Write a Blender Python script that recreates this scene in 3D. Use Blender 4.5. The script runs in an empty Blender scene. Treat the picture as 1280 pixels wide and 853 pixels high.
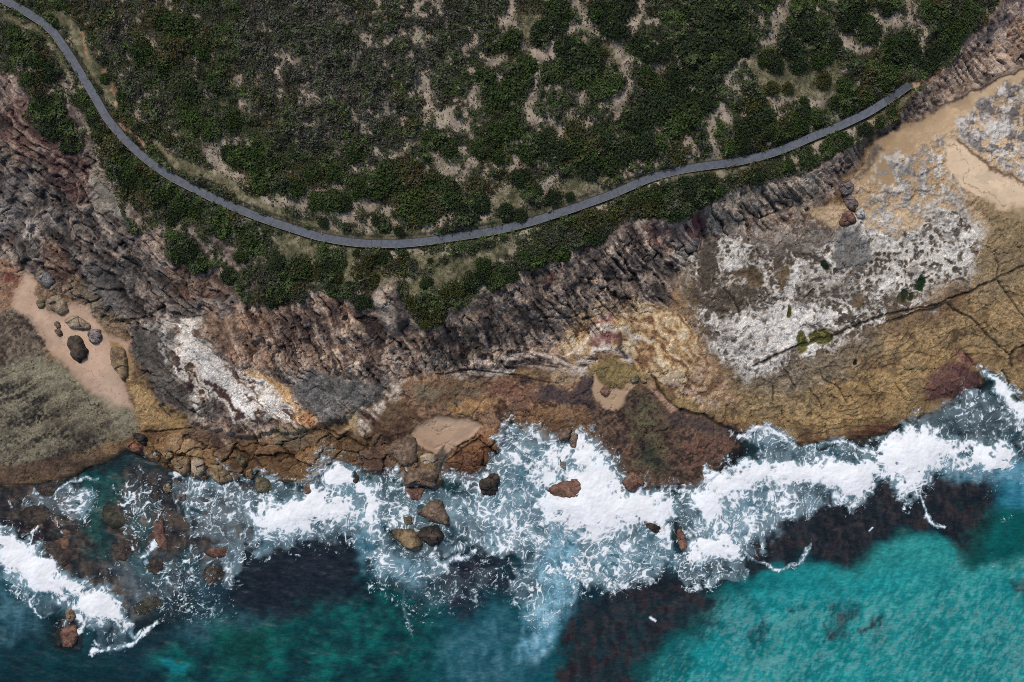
import bpy, math, random
import numpy as np

# ------------------------------------------------------------------ basics
S = 0.2            # metres per photo pixel at sea level
H = 300.0          # camera height
rng = np.random.default_rng(7)
random.seed(7)
scene = bpy.context.scene
COL = scene.collection

def lin(c):
    c = np.asarray(c, dtype=np.float64) / 255.0
    return np.where(c <= 0.04045, c / 12.92, ((c + 0.055) / 1.055) ** 2.4)

def sstep(a, b, x):
    t = np.clip((x - a) / (b - a), 0, 1)
    return t * t * (3 - 2 * t)

# ------------------------------------------------------------------ noise
_T = rng.random((16, 256, 256)).astype(np.float32)
def vn(x, y, seed=0):
    t = _T[seed % 16]
    x = x + seed * 37.3; y = y + seed * 91.7
    xf = np.floor(x); yf = np.floor(y)
    fx = (x - xf).astype(np.float32); fy = (y - yf).astype(np.float32)
    xi = xf.astype(np.int64) & 255; yi = yf.astype(np.int64) & 255
    x1 = (xi + 1) & 255; y1 = (yi + 1) & 255
    fx = fx * fx * fx * (fx * (fx * 6 - 15) + 10); fy = fy * fy * fy * (fy * (fy * 6 - 15) + 10)
    a = t[yi, xi]; b = t[yi, x1]; c = t[y1, xi]; d = t[y1, x1]
    return a + (b - a) * fx + (c - a + (a - b - c + d) * fx) * fy

def fbm(x, y, octv=4, seed=0, gain=0.5):
    s = 0; a = 1.0; n = 0
    for k in range(octv):
        s = s + a * vn(x, y, seed + k * 3); n += a
        x = x * 2.03 + 5.1; y = y * 2.03 + 1.7; a *= gain
    return s / n

def cheap_worley(x, y, seed=0):
    t1 = _T[seed % 16]; t2 = _T[(seed + 5) % 16]
    xi = np.floor(x).astype(np.int64); yi = np.floor(y).astype(np.int64)
    f1 = np.full(x.shape, 9.0, np.float32); f2 = f1.copy(); cid = np.zeros(x.shape, np.float32)
    for dy in (-1, 0, 1):
        for dx in (-1, 0, 1):
            a = (xi + dx) & 255; b = (yi + dy) & 255
            r1 = t1[b, a]; r2 = t2[b, a]
            d = np.hypot(xi + dx + r1 - x, yi + dy + r2 - y).astype(np.float32)
            m = d < f1
            f2 = np.where(m, f1, np.minimum(f2, d))
            cid = np.where(m, r1, cid)
            f1 = np.where(m, d, f1)
    return f1, f2, cid

def eq(n):      # spread value noise to use the whole 0..1
    return np.clip((n - 0.5) * 2.1 + 0.5, 0, 1)

# ------------------------------------------------------------------ polygons and polylines
def poly_sd(poly, x, y):
    """signed distance, positive inside"""
    P = np.asarray(poly, np.float64)
    d = np.full(x.shape, 1e9); ins = np.zeros(x.shape, bool)
    n = len(P)
    for i in range(n):
        ax, ay = P[i]; bx, by = P[(i + 1) % n]
        ex, ey = bx - ax, by - ay
        wx = x - ax; wy = y - ay
        t = np.clip((wx * ex + wy * ey) / (ex * ex + ey * ey + 1e-9), 0, 1)
        d = np.minimum(d, (wx - ex * t) ** 2 + (wy - ey * t) ** 2)
        if ay != by:
            c = ((ay > y) != (by > y)) & (x < (bx - ax) * (y - ay) / (by - ay) + ax)
            ins ^= c
    d = np.sqrt(d)
    return np.where(ins, d, -d)

def line_d(pts, x, y):
    P = np.asarray(pts, np.float64)
    d = np.full(x.shape, 1e9)
    for i in range(len(P) - 1):
        ax, ay = P[i]; bx, by = P[i + 1]
        ex, ey = bx - ax, by - ay
        wx = x - ax; wy = y - ay
        t = np.clip((wx * ex + wy * ey) / (ex * ex + ey * ey + 1e-9), 0, 1)
        d = np.minimum(d, (wx - ex * t) ** 2 + (wy - ey * t) ** 2)
    return np.sqrt(d)

# ------------------------------------------------------------------ the plan (photo pixels, 1280 x 853)
PATH = [(-90,-60),(-20,-14),(0,-3),(16,6),(33,15),(52,27),(67,40),(83,63),(100,90),(117,118),(133,147),(150,168),(166,184),(180,197),
        (200,212),(217,223),(245,237),(267,248),(300,262),(320,270),(345,279),(370,287),(395,295),(420,300),(445,303.5),
        (470,305),(495,305),(520,303),(545,300),(570,296),(595,292.5),(620,288),(640,283.5),(665,277),(690,269),(715,261),
        (740,252),(765,243),(790,232),(810,223.5),(827,218),(852,212),(885,207),(920,202.5),(945,197),(970,190),(995,180),(1020,169),
        (1045,159.5),(1070,148),(1087,139.5),(1103,129.5),(1120,118),(1137,106)]
LINE_A = [(0,88),(20,88),(27,110),(43,125),(33,147),(50,167),(70,177),(87,193),(103,190),(110,163),(117,187),(133,207),(140,238),(152,263),
          (160,288),(172,296),(187,288),(196,280),(210,295),(212,313),(220,328),(245,340),(270,333),(287,346),(292,363),(305,376),
          (320,378),(357,378),(375,370),(390,361),(415,363),(420,371),(437,373),(445,385),(465,383),(467,363),(480,353),(492,342),
          (500,348),(502,376),(510,398),(525,409),(542,412),(552,403),(560,390),(587,378),(595,366),(615,360),(640,350),(651,340),
          (665,334),(690,328),(712,315),(722,308),(752,304),(772,288),(785,277),(812,273),(852,274),(877,263),(890,248),(905,239),
          (927,234),(960,228),(1013,213),(1030,200),(1053,187),(1093,163),(1120,147),(1136,123),(1153,107),(1172,90),(1186,83),
          (1203,60),(1226,33),(1246,0)]
VEG = [(-9000,-9000),(-9000,60),(-60,80)] + LINE_A + [(1300,-80),(1500,-400),(3000,-9000)]
LINE_B = [(-9000,290),(-100,300),(0,325),(50,352),(90,372),(125,392),(160,402),(168,450),(195,500),(240,528),(300,543),(370,540),(430,525),
          (480,490),(520,464),(600,462),(660,455),(720,435),(780,395),(840,375),(853,330),(880,300),(950,290),(1010,268),
          (1045,240),(1085,180),(1130,152),(1180,128),(1230,102),(1280,75),(1400,10),(3000,-8000)]
LINE_C = [(-9000,700),(-200,625),(0,607),(60,600),(100,590),(135,572),(160,562),(182,566),(205,580),(225,592),(258,596),(290,600),(320,588),
          (352,601),(390,599),(415,578),(443,580),(480,591),(500,588),(510,605),(545,607),(556,590),(588,599),(612,575),(628,551),(640,524),(655,534),
          (672,549),(697,551),(725,541),(745,549),(760,566),(775,588),(790,609),(830,610),(878,606),(928,566),(916,540),(936,541),
          (960,530),(980,539),(992,551),(1005,556),(1025,549),(1060,546),(1110,541),(1132,524),(1165,515),(1195,495),(1228,479),
          (1222,461),(1242,464),(1260,484),(1280,500),(1400,590),(9000,4000)]
LAND = LINE_C + [(9000,-9000),(-9000,-9000)]
ABOVE_B = LINE_B + [(3000,-9000),(-9000,-9000)]

# ------------------------------------------------------------------ world grid
def axis(half_core, step, far, n):
    core = np.arange(-half_core, half_core + step / 2, step)
    g = (np.linspace(0, 1, n + 1)[1:]) ** 2.6
    out = half_core + step * np.arange(1, n + 1) + g * far
    return np.concatenate([-out[::-1], core, out])
XA = axis(142.0, 0.2, 2600, 36)
YA = axis(98.0, 0.2, 2600, 36)
NX, NY = len(XA), len(YA)
XG, YG = np.meshgrid(XA, YA)

# coarse base heights, over photo pixels
CU = np.arange(-400, 1700, 4.0); CV = np.arange(-400, 1300, 4.0)
cu, cv = np.meshgrid(CU, CV)
wn = fbm(cu / 26, cv / 26, 3, 2) - .5; wm = fbm(cu / 26, cv / 26, 3, 9) - .5
wu, wv = cu + wn * 14, cv + wm * 14
sA = poly_sd(VEG, wu, wv); sB = poly_sd(ABOVE_B, wu, wv); sC = poly_sd(LAND, cu + wn * 6, cv + wm * 6)
REEFS = [   # (polygon, top height)
    ([(868,640),(960,618),(1080,598),(1170,588),(1250,585),(1238,650),(1200,705),(1180,672),(1160,655),(1120,668),(1095,682),(1070,712),(1020,700),(980,698),(930,690),(880,690)], -0.8),
    ([(700,853),(722,770),(760,742),(800,706),(850,716),(905,720),(890,770),(835,800),(785,850),(770,900),(690,900)], -1.2),
    ([(0,622),(80,612),(150,640),(110,690),(60,690),(0,660)], -0.25),
    ([(-60,616),(60,606),(110,610),(160,585),(210,596),(330,608),(338,660),(320,690),(250,730),(240,770),(170,790),(120,770),(110,735),(60,700),(-60,660)], -0.75),
    ([(95,665),(120,660),(110,700),(60,705),(40,690)], -0.1),
    ([(180,600),(290,615),(300,650),(240,700),(160,700),(150,640)], -0.55),
    ([(190,680),(240,690),(250,760),(180,790),(110,770),(105,700)], -1.3),
    ([(70,770),(110,765),(105,815),(65,812)], -0.1),
    ([(300,690),(360,680),(445,660),(440,735),(350,770),(285,750)], -1.6),
    ([(560,690),(640,680),(640,740),(580,760)], -1.4),
    ([(480,660),(600,640),(610,690),(520,700),(470,690)], -0.5),
    ([(830,640),(880,650),(900,690),(850,690)], -0.3),
    ([(1130,525),(1290,470),(1290,580),(1200,570),(1110,575)], -0.35),
    ([(925,548),(1000,560),(1100,548),(1110,578),(960,585)], -0.4),
    ([(100,600),(150,590),(210,600),(180,640),(110,640)], -1.2),
    ([(1035,755),(1075,750),(1060,795),(1030,800)], -2.6),
    ([(1095,770),(1110,765),(1100,800),(1080,800)], -2.4),
    ([(1260,725),(1290,715),(1290,750),(1255,748)], -2.0),
    ([(930,790),(970,785),(960,815),(925,820)], -2.8),
]
RC = 7.0 * sstep(820, 1120, cu)
plateau = 13.5 - RC + np.clip(sA, 0, 3000) * 0.012
t = np.clip(-sA, 0, None) / (np.clip(-sA, 0, None) + np.clip(sB, 0, None) + 1e-6)
base_pl = 0.9 + 3.4 * sstep(0, 110, sC)
left_cove = np.exp(-((cu - 60) / 130) ** 2 - ((cv - 480) / 110) ** 2)
base_pl = base_pl - 1.5 * left_cove * sstep(0, 80, sC)
tt = np.clip(t * 1.0, 0, 1)
cliff = 13.5 - RC + (4.2 - 13.5 + RC) * (0.55 * tt + 0.45 * sstep(0.0, 1.0, tt))
zc = np.where(sA > 0, plateau, np.where(sB > 0, cliff, base_pl))
seab = -0.5 - 5.5 * (1 - np.exp(-np.clip(-sC, 0, None) / 60.0))
zc = np.where(sC > 0, zc, np.where(sC > -5, 0.9 + (sC / 5) * 1.4, seab))
for poly, top in REEFS:
    sd = poly_sd(poly, wu, wv)
    w = sstep(-9, 5, sd)
    zc = np.where(zc < top, zc + (top - zc) * w, zc)
# named bumps: the rock finger, the pale dome
def bump(poly, h, soft):
    global zc
    zc = zc + h * sstep(-soft * .3, soft, poly_sd(poly, cu, cv))
bump([(466,376),(474,355),(490,343),(502,350),(503,378),(512,402),(495,420),(475,410)], 4.0, 9)
bump([(170,420),(215,398),(290,400),(340,460),(380,520),(300,538),(240,522),(195,480)], 1.6, 25)
bump([(560,575),(600,548),(626,540),(622,566),(590,597),(556,588)], 1.2, 14)
bump([(650,500),(740,470),(745,530),(690,548),(660,535)], 0.8, 20)
zc = zc.astype(np.float64)

def csample(u, v, arr):
    fx = np.clip((u - CU[0]) / 4.0, 0, len(CU) - 1.001); fy = np.clip((v - CV[0]) / 4.0, 0, len(CV) - 1.001)
    ix = fx.astype(np.int64); iy = fy.astype(np.int64); fx = fx - ix; fy = fy - iy
    a = arr[iy, ix]; b = arr[iy, ix + 1]; c = arr[iy + 1, ix]; d = arr[iy + 1, ix + 1]
    return a * (1 - fx) * (1 - fy) + b * fx * (1 - fy) + c * (1 - fx) * fy + d * fx * fy

Z = np.zeros_like(XG)
for _ in range(6):
    k = H / (H - Z)
    U = 640 + XG / S * k; V = 426.5 - YG / S * k
    Z = Z + 0.8 * (csample(U, V, zc) - Z)
sAg = csample(U, V, sA); sBg = csample(U, V, sB); sCg = csample(U, V, sC)

# ------------------------------------------------------------------ noise layers on the grid
f32 = np.float32
N1 = eq(fbm(U / 90, V / 90, 4, 1)).astype(f32)
N2 = eq(fbm(U / 28, V / 28, 4, 4)).astype(f32)
N3 = eq(fbm(U / 10, V / 10, 3, 6)).astype(f32)
N4 = eq(fbm(U / 3.6, V / 3.6, 2, 8)).astype(f32)
N4b = eq(vn(U / 2.1, V / 2.1, 11)).astype(f32)
N3b = eq(fbm(U / 12 + 40, V / 12, 3, 12)).astype(f32)
WU = (N2 - .5) * 18 + (N3 - .5) * 9 + (N4 - .5) * 3.5
WV = (N1 - .5) * 8 + (eq(fbm(U / 26 + 77, V / 26, 3, 13)) - .5) * 16 + (N3b - .5) * 9 + (N4b - .5) * 3
WLU = (N1 - .5) * 34 + (N2 - .5) * 7; WLV = (eq(fbm(U / 95 + 31, V / 95, 3, 15)) - .5) * 34
RND = np.random.default_rng(3).random(U.shape).astype(f32)
def streak(ang, along, across, warp=1.0, octv=4, seed=3):
    a = math.radians(ang); c, s = math.cos(a), math.sin(a)
    uu = U + (WLU * .5 + (N3 - .5) * 1.2 * warp) ; vv = V + (WLV * .5 + (N3b - .5) * 1.2 * warp)
    return eq(fbm((uu * c + vv * s) / along, (-uu * s + vv * c) / across, octv, seed)).astype(f32)
SK1 = streak(60, 27, 4.2, 1.0, 4, 3)          # strata running down and right
SK2 = streak(44, 26, 5.0, 1.2, 4, 7)
SKL = streak(-28, 50, 7.0, 1.0, 4, 12)
SK3 = streak(6, 36, 4.0, 1.3, 4, 10)          # nearly level bands
_ca, _sa = math.cos(math.radians(48)), math.sin(math.radians(48))
_mu = U + WLU * .8 + (N3 - .5) * 5; _mv = V + WLV * .8 + (N3b - .5) * 5
MARB = fbm((_mu * _ca + _mv * _sa) / 110, (-_mu * _sa + _mv * _ca) / 42, 4, 13, .55).astype(f32)
LCL = eq(fbm((U + WU * 1.3) / 24, (V + WV * 1.3) / 18, 5, 3, .66)).astype(f32)
LN1 = np.abs(fbm((U + WLU) / 30, (V + WLV) / 24, 4, 2) - .5).astype(f32)
LN2 = np.abs(fbm((U + WLU) / 13, (V + WLV) / 11, 3, 7) - .5).astype(f32)
def rotw(ang, al, ac, seed):
    a = math.radians(ang); c, sn = math.cos(a), math.sin(a)
    uu = U + WLU * .6 + (N3 - .5) * 9; vv = V + WLV * .6 + (N3b - .5) * 9
    return cheap_worley((uu * c + vv * sn) / al, (-uu * sn + vv * c) / ac, seed)
MO1, MO2, MOC = rotw(58, 20, 8.5, 3)
ML1, ML2, MLC = rotw(42, 13, 7.5, 5)
def blocks(ang, al, ac, seed):
    a = math.radians(ang); c, sn = math.cos(a), math.sin(a)
    uu = U + WLU * .55 + (N3 - .5) * 5; vv = V + WLV * .55 + (N3b - .5) * 5
    A_ = (uu * c + vv * sn) / al; B_ = (-uu * sn + vv * c) / ac
    B_ = B_ + 1.5 * vn(A_ * .4, B_ * .35, seed + 1)
    t_ = _T[seed % 16]
    row = np.floor(B_).astype(int); A_ = A_ * (.6 + t_[row & 255, 7]) + t_[row & 255, 3] * 9
    cl_ = np.floor(A_).astype(int)
    id_ = t_[row & 255, cl_ & 255]; id2 = _T[(seed + 3) % 16][row & 255, cl_ & 255]
    fb = B_ - row; fa = A_ - cl_
    ed = np.minimum(np.minimum(fb, 1 - fb) * ac, np.minimum(fa, 1 - fa) * al * .8 + 1.6 * (id_ > .45))
    return id_, id2, fb.astype(f32), ed.astype(f32)
_lf = sstep(330, 230, U).astype(f32)
def two(p, q): return p * (1 - _lf) + q * _lf
_a = blocks(61, 44, 10.5, 2); _b = blocks(44, 30, 11.5, 5); _c = blocks(59, 22, 4.6, 8); _d = blocks(45, 15, 5.2, 11)
BKI = two(_a[0], _b[0]); BKH = two(_a[1], _b[1]); BKF = two(_a[2], _b[2]); BKE = two(_a[3], _b[3])
BSI = two(_c[0], _d[0]); BSE = two(_c[3], _d[3])
WF1, WF2, WCI = cheap_worley((U + WU * .5) / 11, (V + WV * .5) / 11, 2)
WEDGE = (WF2 - WF1)
BL1, BL2, BLC = cheap_worley((U + WU * .35) / 6.0, (V + WV * .35) / 6.0, 6)
CR1, CR2, CRC = cheap_worley((U * .8 + V * .25 + WU * .8) / 34, (V + WV * .8) / 26, 9)
CREDGE = CR2 - CR1

# ------------------------------------------------------------------ painting the ground
C = np.zeros(U.shape + (3,), f32)
def ramp(v, cols):
    L = np.array([lin(c) for c in cols]); n = len(cols) - 1
    x = np.clip(v, 0, 1) * n; i = np.minimum(x.astype(int), n - 1); f = (x - i)[..., None]
    return L[i] * (1 - f) + L[i + 1] * f
def texval(kind, m):
    if kind == 'm': v = .40 * N2[m] + .35 * N3[m] + .28 * N4[m] - .02
    elif kind == 'f': v = .15 * N2[m] + .40 * N3[m] + .45 * N4[m]
    elif kind == 's': v = .34 * SK1[m] + .26 * BKI[m] + .16 * BSI[m] + .14 * N3[m] + .14 * N4[m]
    elif kind == 't': v = .36 * SK2[m] + .24 * BKI[m] + .16 * BSI[m] + .14 * N3[m] + .14 * N4[m]
    elif kind == 'h': v = .72 * SK3[m] + .16 * N3[m] + .14 * N4[m]
    elif kind == 'p': v = .6 * N1[m] + .25 * N2[m] + .15 * N4[m]
    elif kind == 'b':
        v = .40 + .95 * (LCL[m] - .5) + .30 * (N2[m] - .5) + .22 * (N4[m] - .5) + .40 * sstep(.5, .2, BL1[m] + (N4[m] - .5) * .3) * (BLC[m] > .48) + .36 * sstep(.45, .2, WF1[m] + (N4[m] - .5) * .3) * (WCI[m] > .5) - .16 * sstep(.16, .05, np.abs(WF1[m] - .48)) * (WCI[m] > .5)
    elif kind == 'd':
        v = .10 + .70 * sstep(.55, .2, BL1[m] + (N4[m] - .5) * .3) * (BLC[m] > .42) + .55 * sstep(.5, .2, WF1[m] + (N4[m] - .5) * .3) * (WCI[m] > .6) + .30 * (N2[m] - .4) + .2 * (N4[m] - .5)
    elif kind == 'w':
        v = .5 + .42 * np.sin(MARB[m] * 40) * (.45 + .55 * N2[m]) + .3 * (N3[m] - .5) + .25 * (N4[m] - .5)
    elif kind == 'l': v = .55 * SKL[m] + .25 * N4[m] + .2 * N2[m]
    elif kind == 'k':      # pebbly dark weed on sand
        v = .12 + .38 * N4[m] + .42 * (N4b[m] - .3) + .75 * (SKL[m] - .42) + .2 * N2[m]
    v = (v - .5) * (1.6 if kind in 'st' else 1.45) + .5
    return v
def paint(poly, cols, kind='m', soft=3.0, warp=1.0, alpha=1.0, thr=None):
    P = np.asarray(poly, float)
    x0, y0 = P.min(0) - 45; x1, y1 = P.max(0) + 45
    m = (U > x0) & (U < x1) & (V > y0) & (V < y1)
    if not m.any(): return
    sd = poly_sd(poly, (U + WU * .5 * warp)[m], (V + WV * .5 * warp)[m])
    a = sstep(-soft, soft, sd) * alpha
    if thr is not None:      # patchy cover
        nn = .5 * N3[m] + .3 * N4[m] + .2 * N2[m]
        a = a * sstep(thr - .06, thr + .06, nn)
    c = ramp(texval(kind, m), cols)
    C[m] = C[m] * (1 - a[..., None]) + c * a[..., None]
def stroke(pts, w, cols, kind='m', soft=1.5, warp=.6, alpha=1.0):
    P = np.asarray(pts, float)
    x0, y0 = P.min(0) - 30; x1, y1 = P.max(0) + 30
    m = (U > x0) & (U < x1) & (V > y0) & (V < y1)
    if not m.any(): return
    d = line_d(pts, (U + WU * .5 * warp)[m], (V + WV * .5 * warp)[m])
    a = sstep(w / 2 + soft, w / 2 - soft, d) * alpha
    c = ramp(texval(kind, m), cols)
    C[m] = C[m] * (1 - a[..., None]) + c * a[..., None]

# seabed first, then platforms, cliffs, headland
C[...] = ramp(.5 * N2 + .3 * N3 + .2 * N4, [(30,52,48),(52,84,74),(84,116,100)])
SEABED_SAND = [(760,900),(850,800),(900,752),(960,715),(1000,712),(1065,715),(1100,684),(1150,664),(1200,690),(1225,708),(1290,690),(9000,690),(9000,9000),(700,9000)]
paint(SEABED_SAND, [(120,150,130),(165,185,160),(180,196,170)], 'p', 12)
for poly, top in REEFS:
    paint(poly, [(24,23,28),(38,35,38),(56,49,47)], 's', 5, 1.2)
paint([(110,640),(150,610),(190,640),(180,690),(130,700)], [(44,44,34),(72,68,52),(88,82,64)], 'm', 9, 1.3, .9)
for poly in ([(0,612),(90,608),(150,640),(120,700),(60,700),(0,665)], [(140,650),(190,640),(210,700),(150,705)], [(185,600),(215,640),(215,690),(195,690),(180,640)]):
    paint(poly, [(36,28,26),(70,54,44),(104,76,58)], 'm', 6, 1.3)
paint([(868,640),(960,618),(1060,604),(1090,640),(1080,668),(1000,690),(930,690),(880,690)], [(34,31,34),(54,48,47),(72,62,57)], 's', 8, 1)
# land base
m_land = sCg > -7
C[m_land] = ramp(texval('m', m_land), [(84,66,48),(122,97,68),(146,116,80)])
# -- right ochre platform
OCH = [(850,470),(900,488),(980,470),(1060,430),(1130,415),(1200,398),(1225,330),(1280,290),(9000,-200),(9000,4000),(1280,510),(1242,470),(1225,485),(1195,500),(1130,530),(1060,552),(1005,562),(936,547),(905,528),(860,512)]
paint(OCH, [(92,74,52),(134,110,74),(156,129,88),(172,145,104)], 'm', 5)
paint([(920,500),(1080,470),(1200,430),(1240,440),(1180,490),(1060,540),(940,530)], [(116,92,60),(154,124,78),(168,140,92)], 'm', 16, 1, .8)
paint([(860,480),(900,470),(960,480),(1040,500),(1000,525),(930,510),(880,500)], [(96,84,64),(130,112,80),(158,136,102)], 'f', 12, 1.2, .7)
paint([(1190,330),(1225,280),(1300,270),(1300,350),(1230,385)], [(112,96,70),(140,120,88),(160,136,104)], 'm', 10)
paint([(1165,470),(1200,448),(1222,470),(1228,485),(1180,505),(1158,500)], [(58,42,44),(92,62,58),(116,78,66)], 'm', 6)
paint([(1188,434),(1210,440),(1228,462),(1205,456)], [(110,72,64),(150,108,96)], 's', 4)
paint([(1270,440),(1300,420),(1400,460),(1400,560),(1300,510)], [(84,58,50),(118,82,64)], 'm', 6)
paint([(1060,540),(1100,528),(1130,535),(1112,548),(1060,552)], [(70,50,46),(104,74,64)], 'm', 4)
paint([(900,530),(960,528),(1000,548),(1060,538),(1130,518),(1110,545),(1005,562),(940,545)], [(92,62,40),(126,88,52),(146,104,64)], 'm', 6, 1, .7)
# -- cliff belt
BELT = LINE_A[::-1] + [(-60,80),(-9000,60),(-9000,290)] + [p for p in LINE_B[1:-3]] 
paint(BELT, [(40,34,34),(72,62,58),(104,92,84),(140,124,112),(168,152,138)], 's', 5, .8)
paint([(290,378),(440,375),(480,410),(560,420),(600,460),(520,466),(470,495),(380,470),(300,440)], [(54,42,38),(88,72,64),(118,98,84),(160,138,118)], 's', 8, 1.2)
paint([(590,380),(660,340),(760,300),(800,290),(830,330),(840,375),(760,400),(720,430),(620,440)], [(40,34,34),(66,58,54),(96,86,80),(136,122,112)], 's', 10, 1)
paint([(780,285),(850,280),(900,250),(900,290),(860,310),(820,310)], [(60,42,44),(86,62,60),(120,92,86)], 's', 6)
paint([(875,270),(905,243),(960,232),(1015,216),(1030,235),(1000,262),(960,275),(900,292)], [(66,58,52),(104,94,84),(140,130,116),(164,152,136)], 's', 4)
paint([(840,300),(960,280),(1010,270),(1055,280),(1045,310),(980,335),(870,335)], [(54,46,44),(88,78,72),(126,114,104),(172,162,152)], 'b', 12, 1.8, .8)
paint([(862,268),(885,270),(880,300),(855,305)], [(76,42,48),(112,72,72)], 'f', 5, 1, .8)
paint([(466,380),(474,356),(490,343),(494,352),(490,378),(494,408),(480,412)], [(96,88,82),(140,130,120),(168,156,144)], 's', 3, .6)  # rock finger: lit left face painted in lighter greys
paint([(492,346),(501,350),(502,378),(514,404),(530,412),(510,420),(496,408),(491,378)], [(58,50,48),(84,74,70),(104,92,86)], 's', 3, .5)  # rock finger: shaded right face painted darker
paint([(555,395),(585,380),(595,395),(580,410),(560,412)], [(130,110,94),(154,136,118)], 'm', 4, 1.1, .8)
paint([(560,405),(590,402),(588,425),(565,422)], [(54,52,50),(74,70,66)], 'm', 5, 1.1, .8)
# left cliff
LC = [(-9000,60),(0,86),(22,90),(44,126),(36,150),(70,180),(104,192),(135,215),(152,264),(170,298),(214,318),(250,345),(292,352),(292,380),(230,392),(165,402),(120,390),(60,352),(0,322),(-9000,290)]
paint(LC, [(34,30,29),(58,52,50),(82,76,73),(110,103,98),(146,138,130)], 't', 7, 1.2)
paint([(0,95),(30,120),(60,160),(118,205),(116,262),(90,250),(60,210),(0,175)], [(46,35,36),(74,55,53),(98,74,69),(132,110,102)], 't', 8, 1.3)
paint([(0,88),(22,92),(28,120),(10,130),(0,125)], [(120,98,88),(158,136,124)], 'm', 5)
paint([(118,172),(128,210),(140,232),(155,268),(150,273),(120,265),(116,230),(112,195)], [(104,98,88),(136,130,118),(156,150,138)], 's', 3, .6)
paint([(10,205),(45,235),(75,285),(55,295),(20,280),(-60,300),(-60,200)], [(84,78,76),(124,118,114),(160,152,146)], 'm', 8, 1.3)
paint([(30,268),(60,282),(50,298),(26,290)], [(150,140,132),(186,178,170)], 'm', 4, 1)
paint([(58,300),(75,312),(100,350),(104,366),(84,372),(60,335)], [(74,52,48),(106,80,68),(130,104,88)], 'm', 4)
paint([(98,328),(125,335),(150,372),(166,398),(140,395),(108,362)], [(70,66,64),(100,96,92),(124,118,112)], 'm', 4)
paint([(205,335),(225,330),(250,345),(285,345),(293,372),(250,376),(212,370)], [(52,42,38),(84,66,58),(116,96,84)], 's', 3, .6)
paint([(160,290),(205,300),(210,325),(180,335),(165,315)], [(96,84,80),(140,128,120)], 'f', 5, 1, .7)
# -- left cove
paint([(-9000,322),(0,322),(50,352),(80,372),(120,392),(160,405),(150,420),(110,395),(70,380),(35,400),(20,440),(0,450),(-9000,450)], [(92,74,58),(128,104,80),(152,126,98)], 'm', 6)
paint([(-100,330),(20,325),(40,345),(20,390),(-10,395),(-100,380)], [(110,76,60),(150,112,86),(166,132,104)], 'm', 7)
paint([(8,340),(24,335),(20,352),(6,360)], [(92,50,46),(120,70,60)], 'm', 4)
paint([(90,340),(150,395),(165,402),(140,404),(100,385),(80,362)], [(80,72,60),(112,100,80),(136,114,88)], 'm', 6, 1, .8)
paint([(-100,395),(10,388),(48,385),(60,415),(58,455),(20,472),(-100,480)], [(58,48,43),(88,75,64),(116,103,87),(130,116,98)], 'f', 7, 1.5)
PINK = [(36,334),(48,350),(40,365),(52,385),(70,395),(82,385),(92,378),(112,388),(130,402),(134,418),(150,420),(164,428),(163,460),(155,470),(158,500),(165,520),(140,512),(110,490),(84,462),(62,440),(45,415),(34,398),(18,384),(16,372),(26,358)]
paint(PINK, [(168,138,114),(184,152,128),(194,164,140)], 'p', 4, .9)
paint([(-100,470),(0,462),(40,446),(70,452),(100,476),(140,506),(168,520),(176,540),(150,550),(100,545),(60,520),(-100,520)], [(104,99,81),(128,122,100),(144,136,112)], 'l', 7, .8)
paint([(-300,480),(0,470),(40,466),(62,492),(80,520),(130,515),(150,540),(125,566),(60,580),(-300,600)], [(44,41,37),(68,63,54),(94,88,73),(126,118,97)], 'k', 7, 1.4)
paint([(60,505),(110,490),(138,515),(150,540),(100,540)], [(76,70,56),(108,101,82),(134,124,100)], 'l', 8, 1.2, .8)
stroke([(-40,545),(30,538),(80,530),(120,512)], 9, [(112,105,85),(140,131,107)], 'l', 6, 1.6, .7)
stroke([(-40,575),(20,562),(60,556),(100,560)], 4, [(112,104,84),(132,122,100)], 't', 3, 1.6, .7)
paint([(-300,590),(0,582),(60,572),(110,566),(135,572),(100,592),(0,609),(-300,640)], [(54,42,36),(88,70,56),(112,90,68)], 'm', 5)
# -- ochre shelf between cove and surf
paint([(136,425),(150,430),(162,446),(165,478),(196,500),(236,520),(242,540),(178,542),(166,505),(155,470)], [(122,94,58),(150,120,76),(168,138,92)], 'p', 3, .7)
paint([(178,538),(240,538),(330,560),(420,548),(450,572),(500,590),(480,598),(440,582),(415,580),(390,602),(350,604),(300,602),(225,594),(180,566)], [(92,66,44),(128,96,62),(152,118,78)], 'm', 4)
paint([(210,540),(250,545),(252,572),(225,572),(213,560)], [(132,104,72),(156,126,90)], 'p', 3)
paint([(235,525),(262,530),(270,555),(250,568),(236,548)], [(96,84,62),(118,92,70),(130,98,74)], 'm', 3)
paint([(262,540),(280,545),(290,560),(272,566)], [(60,44,40),(92,66,54)], 'm', 3, 1.3)
paint([(335,530),(400,532),(380,560),(345,556)], [(92,84,66),(120,104,80)], 'm', 8)
paint([(410,545),(450,540),(500,550),(470,575),(440,565)], [(84,64,42),(118,90,58)], 'm', 5)
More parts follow.
